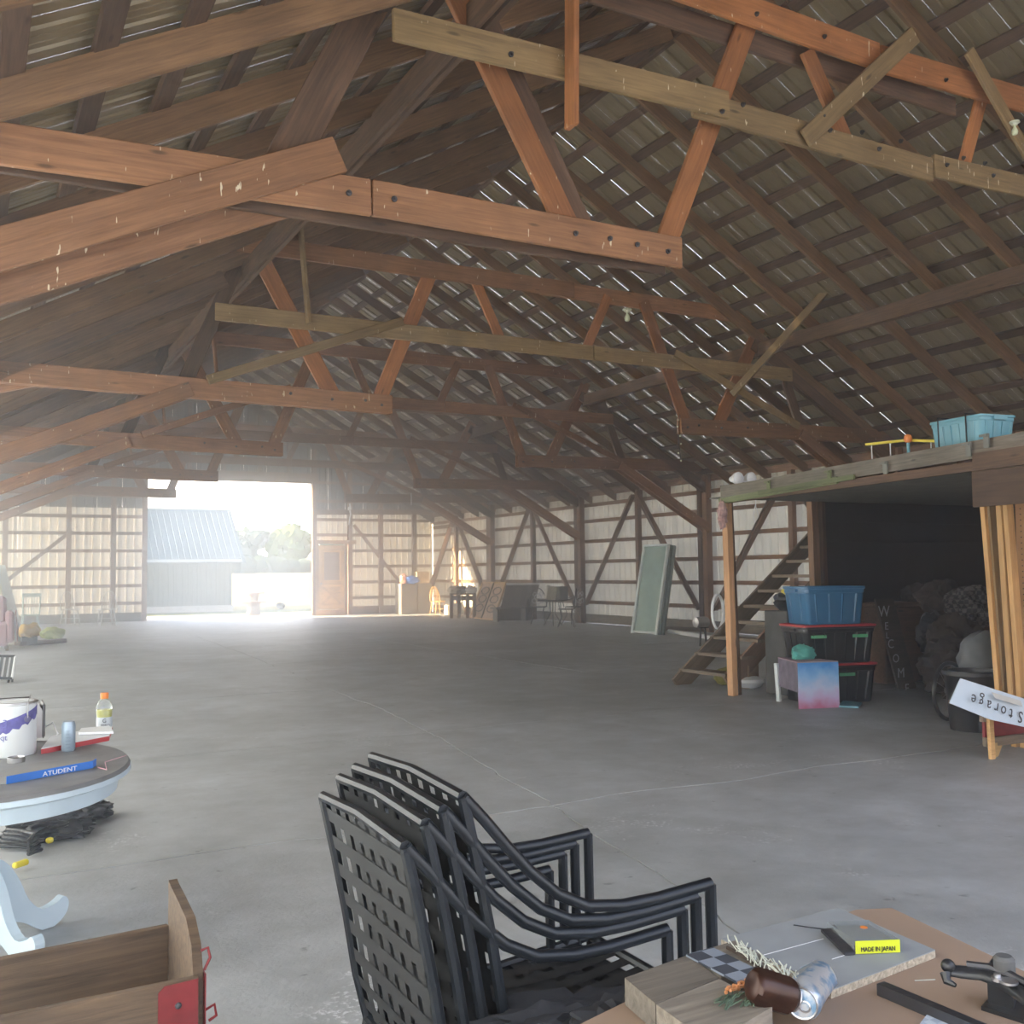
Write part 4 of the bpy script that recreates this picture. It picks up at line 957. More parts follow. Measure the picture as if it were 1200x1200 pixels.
put('blue_bag', MB().blob((onY(482, 679, 35.4).x, 35.35, q0.z+.13), (.28, .2, .16), 71, 3, .3), plain('bright_blue', (.08, .22, .75), .5), loc=(q.x-.5, 35.4, q0.z), label='bright blue bag slumped on the grey cabinet beside the carton', cat='bag')
put('pink_bag', MB().blob((onY(473, 677, 35.4).x+.02, 35.45, q0.z+.15), (.16, .18, .2), 72, 3, .35), plain('salmon', (.75, .35, .28), .6), loc=(q.x-.8, 35.4, q0.z), label='salmon pink bag at the left end of the grey cabinet', cat='bag')
# dark table with legs
tb = empty('dark_table', (14.9, 31.6, 0), 'small dark wooden table among clutter left of the framed panel', 'table')
ta, tb2 = onZ(530, 726), onZ(560, 725)
for px in (529, 538, 548, 556):
    q = onZ(px, 724.5); put('leg', MB().bar((q.x, q.y, 0), (q.x, q.y, .78), .09, .09), W_DARK, tb)
q0, q1 = onZ(527, 724.5), onZ(558, 724.5)
put('tabletop', MB().prism([(q0.x, q0.y, .78), (q1.x, q1.y, .78), (q1.x+.3, q1.y+.6, .78), (q0.x+.3, q0.y+.6, .78)], (0, 0, .05)), W_DARK, tb)
put('drawer_front', MB().bar((q0.x+.05, q0.y+.02, .68), (q1.x-.05, q1.y+.02, .68), .03, .16), W_CRATE, tb)
for k, (px, lab, m_) in enumerate([(532, 'crumpled pale cloth on the left of the dark table', M_CREAM), (541, 'grey bundle in the middle of the dark table', M_GREYBOX), (552, 'white linen bundle at the right of the dark table', M_WINK)]):
    q = onZ(px, 724.5); put('cloth_bundle', MB().blob((q.x+.15, q.y+.3, .94), (.2, .2, .14), 80+k, 3, .4), m_, loc=(q.x, q.y, .83), label=lab, cat='cloth')
for k, px in enumerate((533, 543)):
    q = onZ(px, 720); put('white_crate', MB().box((q.x-.15, q.y+.1, .18), (.34, .3, .36), ch=.01), M_WINK, loc=q, label=['white crate under the left half of the dark table', 'white crate under the right half of the dark table'][k], cat='crate')
# leaning panel with pine frame and dark scroll
fp = empty('framed_panel', (15.2, 30.2, 0), 'two-field pine framed panel leaning back, with dark scrollwork', 'panel')
b0, b1, t0_, t1_ = onZ(551, 724), onZ(578, 727), None, None
xd = (b1-b0); up_l = Vector((.62, .25, 1.18))
board('frame', b0, b0+up_l, .05, .07, W_DOOR, fp, (1, 0, 0)); board('frame', b1, b1+up_l, .05, .07, W_DOOR, fp, (1, 0, 0))
board('frame', b0, b1, .05, .07, W_DOOR, fp); board('frame', b0+up_l, b1+up_l, .05, .07, W_DOOR, fp); board('frame', (b0+b1)/2, (b0+b1)/2+up_l, .05, .06, W_CRATE, fp, (1, 0, 0))
put('panel_field', MB().prism([b0, b1, b1+up_l, b0+up_l], (.03, .03, 0)), plain('tan_panel', (.50, .34, .22), .7), fp)
for f in (.25, .75):
    o_ = b0+xd*f-Vector((.03, .04, 0)); sc = MB()
    for g_ in (.3, .55, .78):
        cen = o_+up_l*g_; sc.tube([cen+xd*.16*math.cos(a*PI/6)+up_l*.1*math.sin(a*PI/6) for a in range(12)], .016, 5, closed=True)
    put('scroll', sc, W_CRATE, fp)
ds = empty('slatted_headboard', (15.6, 29.0, 0), 'dark slatted headboard leaning right of the pine framed panel', 'headboard')
b0, b1 = onZ(583, 727), onZ(622, 727); upl = Vector((.45, .2, 1.15)); n_ = 9
for k in range(n_):
    a = b0.lerp(b1, k/n_); b_ = b0.lerp(b1, (k+.93)/n_); put('slat', MB().prism([a, b_, b_+upl, a+upl], (.03, .03, 0)), W_CRATE, ds)
a, b_ = b0+upl, b1+upl; board('top_rail', a, b_, .06, .07, plain('white_rail', (.6, .6, .6), .6), ds)
# garden bistro chairs and table near the wall
def iron_chair(c, rot, label, sc=1.):
    c = Vector(c); t = empty('garden_chair', c, label, 'chair', 'wrought iron garden chairs by the right wall'); R_ = Matrix.Rotation(rot, 3, 'Z')
    P_ = lambda x, y, z: c+R_ @ Vector((x*sc, y*sc, z*sc))
    put('seat', MB().lathe([(.21*sc, 0), (.22*sc, .012*sc), (.21*sc, .024*sc), (.01, .026*sc)], P_(0, 0, .44), 16), M_IRON, t)
    for sx_ in (-1, 1):
        for sy in (-1, 1): put('leg', MB().tube([P_(sx_*.15, sy*.15, .44), P_(sx_*.12, sy*.12, .25), P_(sx_*.2, sy*.22, 0)], .012*sc, 6), M_IRON, t)
        put('armrest', MB().tube([P_(sx_*.2, .18, .72), P_(sx_*.27, 0, .68), P_(sx_*.26, -.17, .62), P_(sx_*.2, -.16, .45)], .012*sc, 6), M_IRON, t)
    lo = [P_(.23*math.cos(a), .2+.06*math.sin(a), .46+.50*math.sin(a)) for a in [PI*k/12 for k in range(13)]]
    put('back_hoop', MB().tube(lo, .014*sc, 6), M_IRON, t)
    sc_ = MB()
    for k, (x, z, r_) in enumerate([(0, .72, .09), (-.1, .62, .06), (.1, .62, .06), (0, .58, .05), (-.08, .8, .05), (.08, .8, .05)]):
        sc_.tube([P_(x+r_*math.cos(a*PI/5), .235, z+r_*math.sin(a*PI/5)) for a in range(10)], .009*sc, 5, closed=True)
    put('back_scroll', sc_, M_STEEL, t)
for px, py, r_, lab in ((631, 731, 2.6, 'wrought iron garden chair at the left of the garden set, facing the table'), (664, 735, -2.2, 'nearest iron garden chair with scroll back, right of the garden table'), (672, 731, -1.5, 'iron garden chair pushed close to the wall post')):
    q = onZ(px, py); iron_chair((q.x, q.y, 0), r_, lab, 1.1)
gt = empty('garden_table', (15.0, 26.0, 0), 'round iron garden table with pale cushion and box on it', 'table')
q = onZ(648, 733); 
put('tabletop', MB().lathe([(.42, .70), (.43, .715), (.42, .73), (.01, .73)], (q.x, q.y, 0), 22), M_IRON, gt)
for a in range(3): put('leg', MB().tube([(q.x+.1*math.cos(a*2.1), q.y+.1*math.sin(a*2.1), .7), (q.x+.07*math.cos(a*2.1), q.y+.07*math.sin(a*2.1), .35), (q.x+.3*math.cos(a*2.1), q.y+.3*math.sin(a*2.1), 0)], .014, 6), M_IRON, gt)
put('pale_cushion', MB().box((q.x-.12, q.y-.1, .93), (.34, .12, .40), Matrix.Rotation(.2, 3, 'Y'), ch=.03), M_CREAM, loc=(q.x, q.y, .73), label='cream seat cushion standing on the garden table', cat='cushion')
put('grey_box', MB().box((q.x+.28, q.y-.02, .92), (.28, .3, .38), ch=.01), M_GREYBOX, loc=(q.x, q.y, .73), label='dark grey carton on the garden table beside the cushion', cat='box')
q = onZ(640, 729)
put('side_bench', MB().box((q.x-.6, q.y+1.2, .42), (1.2, .4, .05)).bar((q.x-1.1, q.y+1.2, 0), (q.x-1.1, q.y+1.2, .42), .06, .3).bar((q.x-.1, q.y+1.2, 0), (q.x-.1, q.y+1.2, .42), .06, .3), M_GREYBOX, loc=q, label='low grey bench between the headboard and the garden chairs', cat='bench')
# ------------------------------------------------------------------ far left group
p = onZ(125, 733); ladder_chair((p.x, p.y, 0), 3.3, M_GCHAIR, 'pale spindle back chair nearest the big opening on the far left', 1.12)
p = onZ(82, 733); ladder_chair((p.x, p.y, 0), 2.7, M_GCHAIR, 'pale spindle back chair turned slightly, left of the other spindle chair', 1.12)
p = onZ(35, 743); ladder_chair((p.x, p.y, 0), 3.2, M_SAGE, 'sage green slat back chair at the far left', 1.12, 'slat')
p = onZ(100, 727)
rt = empty('round_table', (p.x, p.y, 0), 'dark round table behind the pale spindle chairs', 'table')
put('tabletop', MB().lathe([(1.15, .80), (1.17, .82), (1.15, .86), (.01, .86)], (p.x, p.y, 0), 24), W_DARK, rt)
put('pedestal', MB().lathe([(.35, 0), (.3, .06), (.08, .15), (.1, .5), (.07, .8)], (p.x, p.y, 0), 14), W_DARK, rt)
q = onZ(140, 727)
ls = empty('candle_stand', (q.x, q.y, 0), 'thin stand with small white candle lamp beside the opening jamb', 'candle stand')
put('stem', MB().tube([(q.x, q.y, 0), (q.x, q.y, .86)], .02, 6), M_IRON, ls)
put('dish', MB().lathe([(.04, .86), (.14, .87), (.15, .90), (.01, .89)], (q.x, q.y, 0), 14), M_IRON, ls)
put('candle', MB().lathe([(.05, .9), (.05, 1.08), (.03, 1.12), (.005, 1.13)], (q.x, q.y, 0), 10), M_WINK, ls)
q = onZ(34, 756)
put('cooler', MB().box((q.x, q.y, .10), (.34, .3, .2), ch=.02), M_GREYBOX, loc=q, label='small dark box on the floor under the yellow bag, far left', cat='box')
put('yellow_sack', MB().blob((q.x, q.y, .33), (.24, .2, .17), 91, 3, .35), plain('amber_bag', (.62, .42, .10), .7), loc=(q.x, q.y, .2), label='amber yellow bag sitting on a small dark box, far left', cat='bag')
q = onZ(62, 751)
put('green_bag', MB().blob((q.x, q.y, .17), (.26, .2, .16), 92, 3, .35), plain('lime_bag', (.45, .52, .18), .7), loc=q, label='lime green bag on the floor right of the amber bag', cat='bag')
a, b = onZ(20, 757), onZ(75, 753)
tag(board('floor_plank', a+Vector((0, 0, .05)), b+Vector((0, 0, .05)), .22, .09, W_DARK, None), 'dark timber lying on the floor in front of the lime bag', 'timber')
# mauve armchair at the left edge with panels leaning behind
q = onZ(8, 762)
sf = empty('armchair', (q.x-.3, q.y, 0), 'mauve skirted armchair cut by the left edge of the view', 'armchair')
ax, ay = q.x-.45, q.y+.2
put('seat_base', MB().box((ax, ay, .35), (.95, .9, .5), ch=.06), M_MAUVE, sf)
for s in (-1, 1): put('arm', MB().box((ax+s*.5, ay, .5), (.16, .9, .66), ch=.05), M_MAUVE, sf)
put('backrest', MB().box((ax, ay+.42, .75), (.9, .2, .8), Matrix.Rotation(-.2, 3, 'X'), ch=.07), M_MAUVE, sf)
put('throw', MB().prism([(ax+.60, ay-.3, .84), (ax+.60, ay+.2, .84), (ax+.66, ay+.1, .42), (ax+.64, ay-.1, .15), (ax+.61, ay-.25, .4)], (.02, 0, 0)), plain('pale_pink_throw', (.55, .40, .42), .9), sf)
for s in (-1, 1):
    for s2 in (-1, 1): put('foot', MB().box((ax+s*.45, ay+s2*.35, .05), (.06, .06, .1)), W_DARK, sf)
q = onY(0, 690, 26.)
for k, (dx, m_, lab) in enumerate(((0, M_CREAM, 'cream door panel leaning behind the mauve armchair, front one'), (.22, M_WHITE, 'white door panel leaning behind the cream one at the left edge'))):
    o_ = Vector((q.x-.15+dx, 26+.3*k, 0)); pn = empty('leaning_panel', o_, lab, 'panel')
    a, b, c, d = o_+Vector((-.5, 0, 0)), o_+Vector((.50, 0, 0)), o_+Vector((.05, .5, 1.85)), o_+Vector((-.9, .5, 1.85))
    put('slab', MB().prism([a, b, c, d], (0, .04, 0)), m_, pn)
    up_l = d-a; xr = b-a
    for g_ in (.12, .55): put('raised_field', MB().prism([a+up_l*g_+xr*.15+Vector((0, -.02, 0)), a+up_l*g_+xr*.85+Vector((0, -.02, 0)), a+up_l*(g_+.34)+xr*.85+Vector((0, -.02, 0)), a+up_l*(g_+.34)+xr*.15+Vector((0, -.02, 0))], (0, .02, 0)), m_, pn)
# striped folding rack
lr = empty('folding_lounger', onZ(5, 797), 'slatted dark folding lounger end at the left edge of the floor', 'lounger')
a0, a1, c0, c1 = onZ(-60, 797, .02), onZ(14, 797, .02), onZ(-54, 768, .52), onZ(18, 769, .52)
a0, a1 = onY(-60, 793, 16.5), onY(14, 795, 16.5); c0, c1 = onY(-55, 768, 16.9), onY(18, 769, 16.9)
for k in range(12):
    f = (k+.2)/12; g_ = (k+.8)/12; put('slat', MB().prism([a0.lerp(a1, f), a0.lerp(a1, g_), c0.lerp(c1, g_), c0.lerp(c1, f)], (0, .015, .0)), M_GREYBOX, lr)
put('side_rail', MB().tube([a1, c1], .018, 6), M_WINK, lr); put('cross_rail', MB().tube([a0, a1], .02, 6), M_IRON, lr); put('cross_rail', MB().tube([c0, c1], .02, 6), M_IRON, lr)
for f in (.2, .95):
    q = a0.lerp(a1, f); put('leg', MB().tube([q, (q.x, q.y+.25, 0)], .015, 6), M_IRON, lr)
    q = c0.lerp(c1, f); put('leg', MB().tube([q, (q.x, q.y-.15, 0)], .015, 6), M_IRON, lr)
# ------------------------------------------------------------------ foreground left: pedestal table and what stands on it
TC = Vector((.07, 4.85, 0)); TRX, TRY, TZ = .575, .72, .75
pdt = empty('pedestal_table', (TC.x, TC.y, 0), 'oval pedestal table with white apron and worn grey top at the left', 'table')
put('tabletop', MB().lathe([(.96, -.045), (1.0, -.035), (1.0, -.012), (.985, 0), (.01, 0)], (TC.x, TC.y, TZ), 48, TRX, TRY), M_TGREY, pdt)
put('top_edge', MB().lathe([(.95, -.05), (1.005, -.036), (1.005, -.016), (.985, -.014), (.9, -.045)], (TC.x, TC.y, TZ), 48, TRX, TRY), M_TWHITE, pdt)
put('apron', MB().lathe([(.90, -.045), (.93, -.05), (.91, -.112), (.88, -.117), (.88, -.045)], (TC.x, TC.y, TZ), 48, TRX, TRY), M_TWHITE, pdt)
put('pedestal', MB().lathe([(.05, .08), (.065, .10), (.065, .20), (.075, .22), (.075, .58), (.1, .62), (.1, .72)], (TC.x-.015, TC.y, 0), 24), M_TWHITE, pdt)
def foot(ang):
    c = math.cos(ang); s = math.sin(ang); d = Vector((c, s, 0)); n_ = Vector((-s, c, 0))
    prof = [(.06, .34), (.12, .33), (.18, .25), (.23, .15), (.30, .09), (.37, .10), (.41, .12), (.435, .09), (.42, .04), (.36, .0), (.30, .0), (.22, .05), (.14, .08), (.06, .09)]
    o_ = Vector((TC.x-.015, TC.y, 0)); cl2 = []
    for i in range(len(prof)):
        p0, p1, p2, p3 = [Vector(prof[(i+j) % len(prof)]) for j in (-1, 0, 1, 2)]
        for u in (0, .33, .67): cl2.append(.5*((2*p1)+(p2-p0)*u+(2*p0-5*p1+4*p2-p3)*u*u+(3*p1-p0-3*p2+p3)*u**3))
    prof = [(v.x*.93, max(0, v.y)) for v in cl2]; put('foot', MB().prism([o_+d*r-n_*.022+Vector((0, 0, z)) for r, z in prof], n_*.044), M_TWHITE, pdt)
for a in (.5, -1.0, 2.1, 3.7): foot(a)
TZ2 = TZ+.001
# paint can
q = onZ(20, 883, TZ2); q = Vector((q.x-.035, q.y+.03, TZ2))
pc = empty('paint_can', q, 'white paint can with violet band and wire bail on the oval table', 'paint can')
q = onZ(22, 886, TZ2)+Vector((-.03, .07, 0)); r_ = .105; hc = .235
cbd = put('can_body', MB().lathe([(r_-.003, 0), (r_, .006), (r_, hc-.01), (r_+.004, hc-.006), (r_+.004, hc)], q, 28), M_WHITE, pc)
put('violet_label_band', MB().prism([q+Vector(((r_+.0015)*math.cos(a), (r_+.0015)*math.sin(a), z)) for a, z in [(-2.0+.14*k, .165+.010*k) for k in range(14)]]+[q+Vector(((r_+.0015)*math.cos(a), (r_+.0015)*math.sin(a), z)) for a, z in [(-2.0+.14*k, .10+.0125*k+(.01 if k % 4 else 0)) for k in range(13, -1, -1)]], (0, 0, .001)), plain('violet_print', (.13, .12, .42), .5, var=.4, scale=40), pc)
bv = MB(); vs = []
for k in range(16):
    a = -2.05+.125*k; vs += [((r_+.001)*math.cos(a), (r_+.001)*math.sin(a), .10+.005*k+(.008*math.sin(k*1.9))), ((r_+.001)*math.cos(a), (r_+.001)*math.sin(a), .155+.0045*k)]
bv.add([q+Vector(v) for v in vs], [(2*i, 2*i+2, 2*i+3, 2*i+1) for i in range(15)])
bpy.data.objects.remove(bpy.data.objects['violet_label_band']); put('violet_label_band', bv, plain('violet_print', (.13, .12, .42), .5), pc)
put('rim', MB().lathe([(r_-.012, hc-.004), (r_-.012, hc+.004), (r_+.006, hc+.004), (r_+.006, hc-.004)], q, 28), M_STEEL, pc)
put('lid', MB().lathe([(r_-.014, hc-.006), (r_-.014, hc-.001), (.01, hc-.001)], q, 28), M_TGREY, pc)
put('bail', MB().tube([q+Vector((r_*.55, -r_*.86, .20)), q+Vector((r_*.6, -r_*.9, .17)), q+Vector((r_*.6, -r_*.93, .24)), q+Vector((r_*.7, -r_*.6, .27))], .002, 5), M_STEEL, pc)
put('bail_ear', MB().lathe([(.016, 0), (.014, -.006), (.004, -.008)], q+Vector((r_*.58, -r_*.84, .165)), 12, ax='y'), plain('violet_dark', (.10, .09, .2), .5), pc)
for tx, sz, px, py in (('13', .05, 12, 847), ('qt', .035, 15, 864)):
    a = math.radians(-112 if tx == '13' else -108); cpos = q+Vector(((r_+.002)*math.cos(a), (r_+.002)*math.sin(a), .15 if tx == '13' else .09)); lettering('print', tx, sz, cpos, (-math.sin(a), math.cos(a), 0), (0, 0, 1), plain('violet_ink', (.12, .12, .4), .5), cbd)
# toaster-like silver box behind
tq = onZ(48, 872, TZ2)
tt = empty('toaster', (tq.x, tq.y+.12, TZ2), 'brushed metal toaster behind the paint can on the oval table', 'toaster')
ts = MB(); prof = [(-.17, .02), (-.17, .15), (-.15, .19), (-.10, .205), (.10, .205), (.15, .19), (.17, .15), (.17, .02)]
oq = Vector((tq.x-.17, tq.y+.16, TZ2))
ts.prism([oq+Vector((x*1.05, -.09, z)) for x, z in prof], (0, .18, 0)); put('housing', ts, M_STEEL, tt)
put('end_cap', MB().box(oq+Vector((.185, 0, .10)), (.015, .17, .17), ch=.01), plain('toaster_cap', (.12, .12, .13), .4), tt)
for s in (-.035, .035): put('slot', MB().box(oq+Vector((0, s, .206)), (.26, .025, .004)), M_INK, tt)
put('cord', MB().tube([oq+Vector((.19, .02, .05)), oq+Vector((.23, -.02, .08)), oq+Vector((.25, -.08, .03)), oq+Vector((.22, -.12, .01))], .004, 5), M_WINK, tt)
# drink can
q = onZ(80, 880, TZ2)+Vector((0, .0, 0))
dc = empty('drink_can', q, 'tall pale blue slim drink can on the oval table', 'can')
dcb = put('can_body', MB().lathe([(.024, 0), (.030, .008), (.030, .118), (.025, .132), (.026, .136)], q, 22), plain('pale_blue_can', (.34, .44, .55), .3, .3), dc)
put('can_lid', MB().lathe([(.026, .134), (.025, .137), (.022, .133), (.005, .133)], q, 22), M_STEEL, dc)
for k in range(12): lettering('print', 'oooooo', .006, q+Vector((-.004, -.0305, .02+.0075*k)), (1, 0, 0), (0, 0, 1), plain('grey_print', (.2, .26, .34), .6), dcb) if k % 2 == 0 else None
# red books / papers
q = onZ(95, 872, TZ2)
rb_ = empty('red_booklet', q, 'red flat box with white edges lying behind the drink can', 'box')
ca_ = [onZ(*a, TZ2) for a in ((48, 884), (128, 868), (132, 856), (60, 868))]
put('red_cover', MB().prism(ca_, (0, 0, .022)), M_REDP, rb_)
put('white_edge', MB().prism([p+Vector((0, 0, .0225)) for p in ca_], (0, 0, .003)), M_WINK, rb_)
ca_ = [onZ(*a, TZ2+.03) for a in ((92, 861), (133, 860), (128, 853), (95, 856))]
put('folded_paper', MB().prism(ca_, (0, 0, .012)), M_WINK, loc=ca_[0], label='folded white paper lying on the red flat box', cat='paper')
# sports bottle
q = onZ(122, 857, TZ2)
sb = empty('drink_bottle', q, 'clear bottle with orange cap and yellow drink on the oval table', 'bottle')
put('drink', MB().lathe([(.030, .002), (.034, .01), (.034, .075), (.036, .10), (.031, .112)], q, 24), M_JUICE, sb)
put('bottle_shell', MB().lathe([(.033, 0), (.037, .01), (.037, .075), (.039, .10), (.039, .125), (.030, .15), (.017, .165), (.017, .172)], q, 24), M_CLEAR, sb)
put('cap', MB().lathe([(.019, .168), (.020, .17), (.020, .195), (.018, .198), (.004, .198)], q, 20), M_ORANGE, sb)
slb = put('label', MB().lathe([(.0385, .015), (.0390, .02), (.0390, .07), (.0385, .075)], q, 24), plain('grey_white_label', (.55, .60, .64), .5), sb)
lettering('print', 'G', .028, q+Vector((-.004, -.0405, .058)), (1, 0, 0), (0, 0, 1), M_INK, slb); lettering('print', 'ZERO', .018, q+Vector((0, -.0405, .034)), (1, 0, 0), (0, 0, 1), M_INK, slb)
# small jar lid and blue flat carton
q = onZ(20, 885, TZ2)
put('small_lid', MB().lathe([(.035, 0), (.036, .02), (.033, .022), (.03, .015), (.004, .015)], onZ(19, 893, TZ2+.03)+Vector((0, 0, .0)), 18), M_STEEL, loc=onZ(19, 893, TZ2+.03), label='small metal tin on the flat carton before the paint can', cat='tin')
bc = empty('blue_carton', onZ(40, 905, TZ2), 'flat grey and bright blue carton with white lettering at the table edge', 'box')
h_ = .030
f0, f1 = onZ(7, 919, TZ2), onZ(108, 900, TZ2); fd = (f1-f0).normalized(); bk = Vector((-fd.y, fd.x, 0))
f1b = onZ(117, 887, TZ2+h_)
put('carton_body', MB().prism([f0, f1, f1+fd*.04+bk*.035, f1-fd*.13+bk*.17, f0-fd*.1+bk*.12], (0, 0, h_)), plain('carton_grey', (.22, .215, .21), .6), bc)
cfr = put('carton_front', MB().prism([f0-bk*.002, f1-bk*.002, f1-bk*.002+Vector((0, 0, h_)), f0-bk*.002+Vector((0, 0, h_))], -bk*.002), plain('bright_blue_print', (.01, .16, .62), .4, var=.2), bc)
put('carton_flap', MB().prism([f1-bk*.001, f1+fd*.04+bk*.034, f1+fd*.04+bk*.034+Vector((0, 0, h_)), f1-bk*.001+Vector((0, 0, h_))], Vector((.002, -.001, 0))), plain('bright_blue_print', (.01, .16, .62), .4), bc)
lettering('print', 'ATUDENT', .026, f0.lerp(f1, .60)-bk*.0055+Vector((0, 0, .012)), fd, (0, 0, 1), M_WINK, cfr, 1.25)
pk = MB().tube([f1+Vector((.02, -.02, .004)), onZ(125, 902, TZ2+.003), onZ(123, 893, TZ2+.003), onZ(148, 885, TZ2+.003)], .0018, 5)
put('pink_string', pk, plain('pink_string', (.72, .45, .52), .7), loc=f1, label='pale pink string on the table from the blue carton to the edge', cat='string')
# black bags on the floor behind the table
for (px, py, r_, sd, lab) in ((80, 964, (.24, .18, .075), 3, 'flat black plastic bag on the floor behind the oval table'), (55, 983, (.24, .15, .085), 8, 'second black plastic bag, nearer the table pedestal'), (103, 958, (.13, .10, .06), 12, 'small dark bag end sticking out right of the other bags')):
    q = onZ(px, py); put('black_bag', MB().blob((q.x, q.y, r_[2]*.8), r_, sd, 4, .45, 3.2), M_BAG, loc=(q.x, q.y, 0), label=lab, cat='bag')
q = onZ(28, 1005); fc = MB()
for k in range(5): fc.tube([Vector((q.x-.12+.01*k, q.y+.25, .02+.022*k)), Vector((q.x-.02, q.y+.14, .03+.022*k)), Vector((q.x+.09-.01*k, q.y+.05, .02+.022*k)), Vector((q.x+.02, q.y-.02, .02+.018*k))], .011, 6)
put('folded_straps', fc, M_BAG, loc=(q.x, q.y, 0), label='folded dark webbing straps on the floor beside the table pedestal', cat='strap')
for k, (px, py, lab) in enumerate(((24, 1020, 'yellow strap end on the floor beside the pedestal'), (58, 992, 'yellow tag end poking from the black bags'))):
    q = onZ(px, py); put('yellow_tag', MB().box((q.x, q.y, .035), (.09 if k == 0 else .04, .035, .03), Matrix.Rotation(.7, 3, 'Z'), ch=.008), M_YEL, loc=(q.x, q.y, .02), label=lab, cat='strap')
# ------------------------------------------------------------------ wooden stake wagon, lower left
wg = empty('wooden_wagon', (.1, 2.7, 0), 'old wooden wagon box with red metal corner bracket at the lower left', 'wagon')
zt = .50
nA, nB = onZ(-60, 1203, zt), onZ(233, 1143, zt)      # near side board, top edge
fA, fB = onZ(-60, 1134, zt), onZ(197, 1083, zt)      # far side board, top edge
eT = onZ(200, 1050, zt+.07)
board('side_board', nA-Vector((0, 0, .09)), nB-Vector((0, 0, .09)), .022, .18, W_WAGON, wg, ch=.003)
board('side_board', nA-Vector((0, 0, .28)), nB-Vector((0, 0, .28)), .022, .18, W_WAGON, wg, ch=.003)
board('side_board', fA-Vector((0, 0, .09)), fB-Vector((0, 0, .09)), .022, .18, W_WAGON, wg, ch=.003)
board('side_board', fA-Vector((0, 0, .28)), fB-Vector((0, 0, .28)), .022, .18, W_WAGON, wg, ch=.003)
e0, e1 = nB+Vector((-.012, .012, 0)), fB+Vector((0, .0, 0)); ed = (e0-e1).normalized()
fb3 = [(e1, -.37), (e0, -.37), (e0, .00), (e0-ed*.03, .065), (e0-ed*.12, .11), (e0-ed*.28, .12), (e0-ed*.40, .125), (e1+ed*.0, .13)]
put('end_board', MB().prism([Vector((v.x, v.y, zt+z)) for v, z in fb3], (.026, .004, 0)), W_WAGON, wg)
put('bed', MB().prism([Vector((v.x, v.y, zt-.37)) for v in (nA, nB, fB, fA)], (0, 0, .02)), W_WAGON, wg)
dn = (nB-nA).normalized(); fnm = Vector((dn.y, -dn.x, 0))
q = nB-dn*.075+fnm*.013
put('red_bracket', MB().prism([q-dn*.03+Vector((0, 0, -.02)), q-dn*.015+Vector((0, 0, -.005)), q+dn*.07+Vector((0, 0, -.002)), q+dn*.07+Vector((0, 0, -.36)), q-dn*.03+Vector((0, 0, -.36))], fnm*.003), M_RED, wg)
put('red_bracket', MB().prism([nB+Vector((.016, 0, -.0)), nB+Vector((.016, .07, -.0)), nB+Vector((.016, .07, -.36)), nB+Vector((.016, 0, -.36))], (.003, 0, 0)), M_RED, wg)
for z in (-.06, -.2): put('rivet', MB().lathe([(.009, 0), (.008, -.004), (.003, -.006)], q+dn*.02+fnm*.003+Vector((0, 0, z)), 8, ax='y'), M_IRON, wg)
put('hook', MB().tube([nB+Vector((.02, .03, .0)), nB+Vector((.035, .03, .03)), nB+Vector((.03, .035, .055)), nB+Vector((.012, .035, .05))], .004, 6), M_RED, wg)
put('hook', MB().tube([nB+Vector((.022, .02, -.10)), nB+Vector((.045, .02, -.09)), nB+Vector((.05, .02, -.12)), nB+Vector((.03, .02, -.13))], .004, 6), M_RED, wg)
for (x, y) in ((.42, 2.75), (.42, 3.2), (-.5, 2.6), (-.5, 3.2)):
    put('wheel', MB().lathe([(.02, -.02), (.11, -.025), (.12, -.015), (.12, .015), (.11, .025), (.02, .02)], (x, y, .12), 18, ax='y'), M_BKPL, wg)
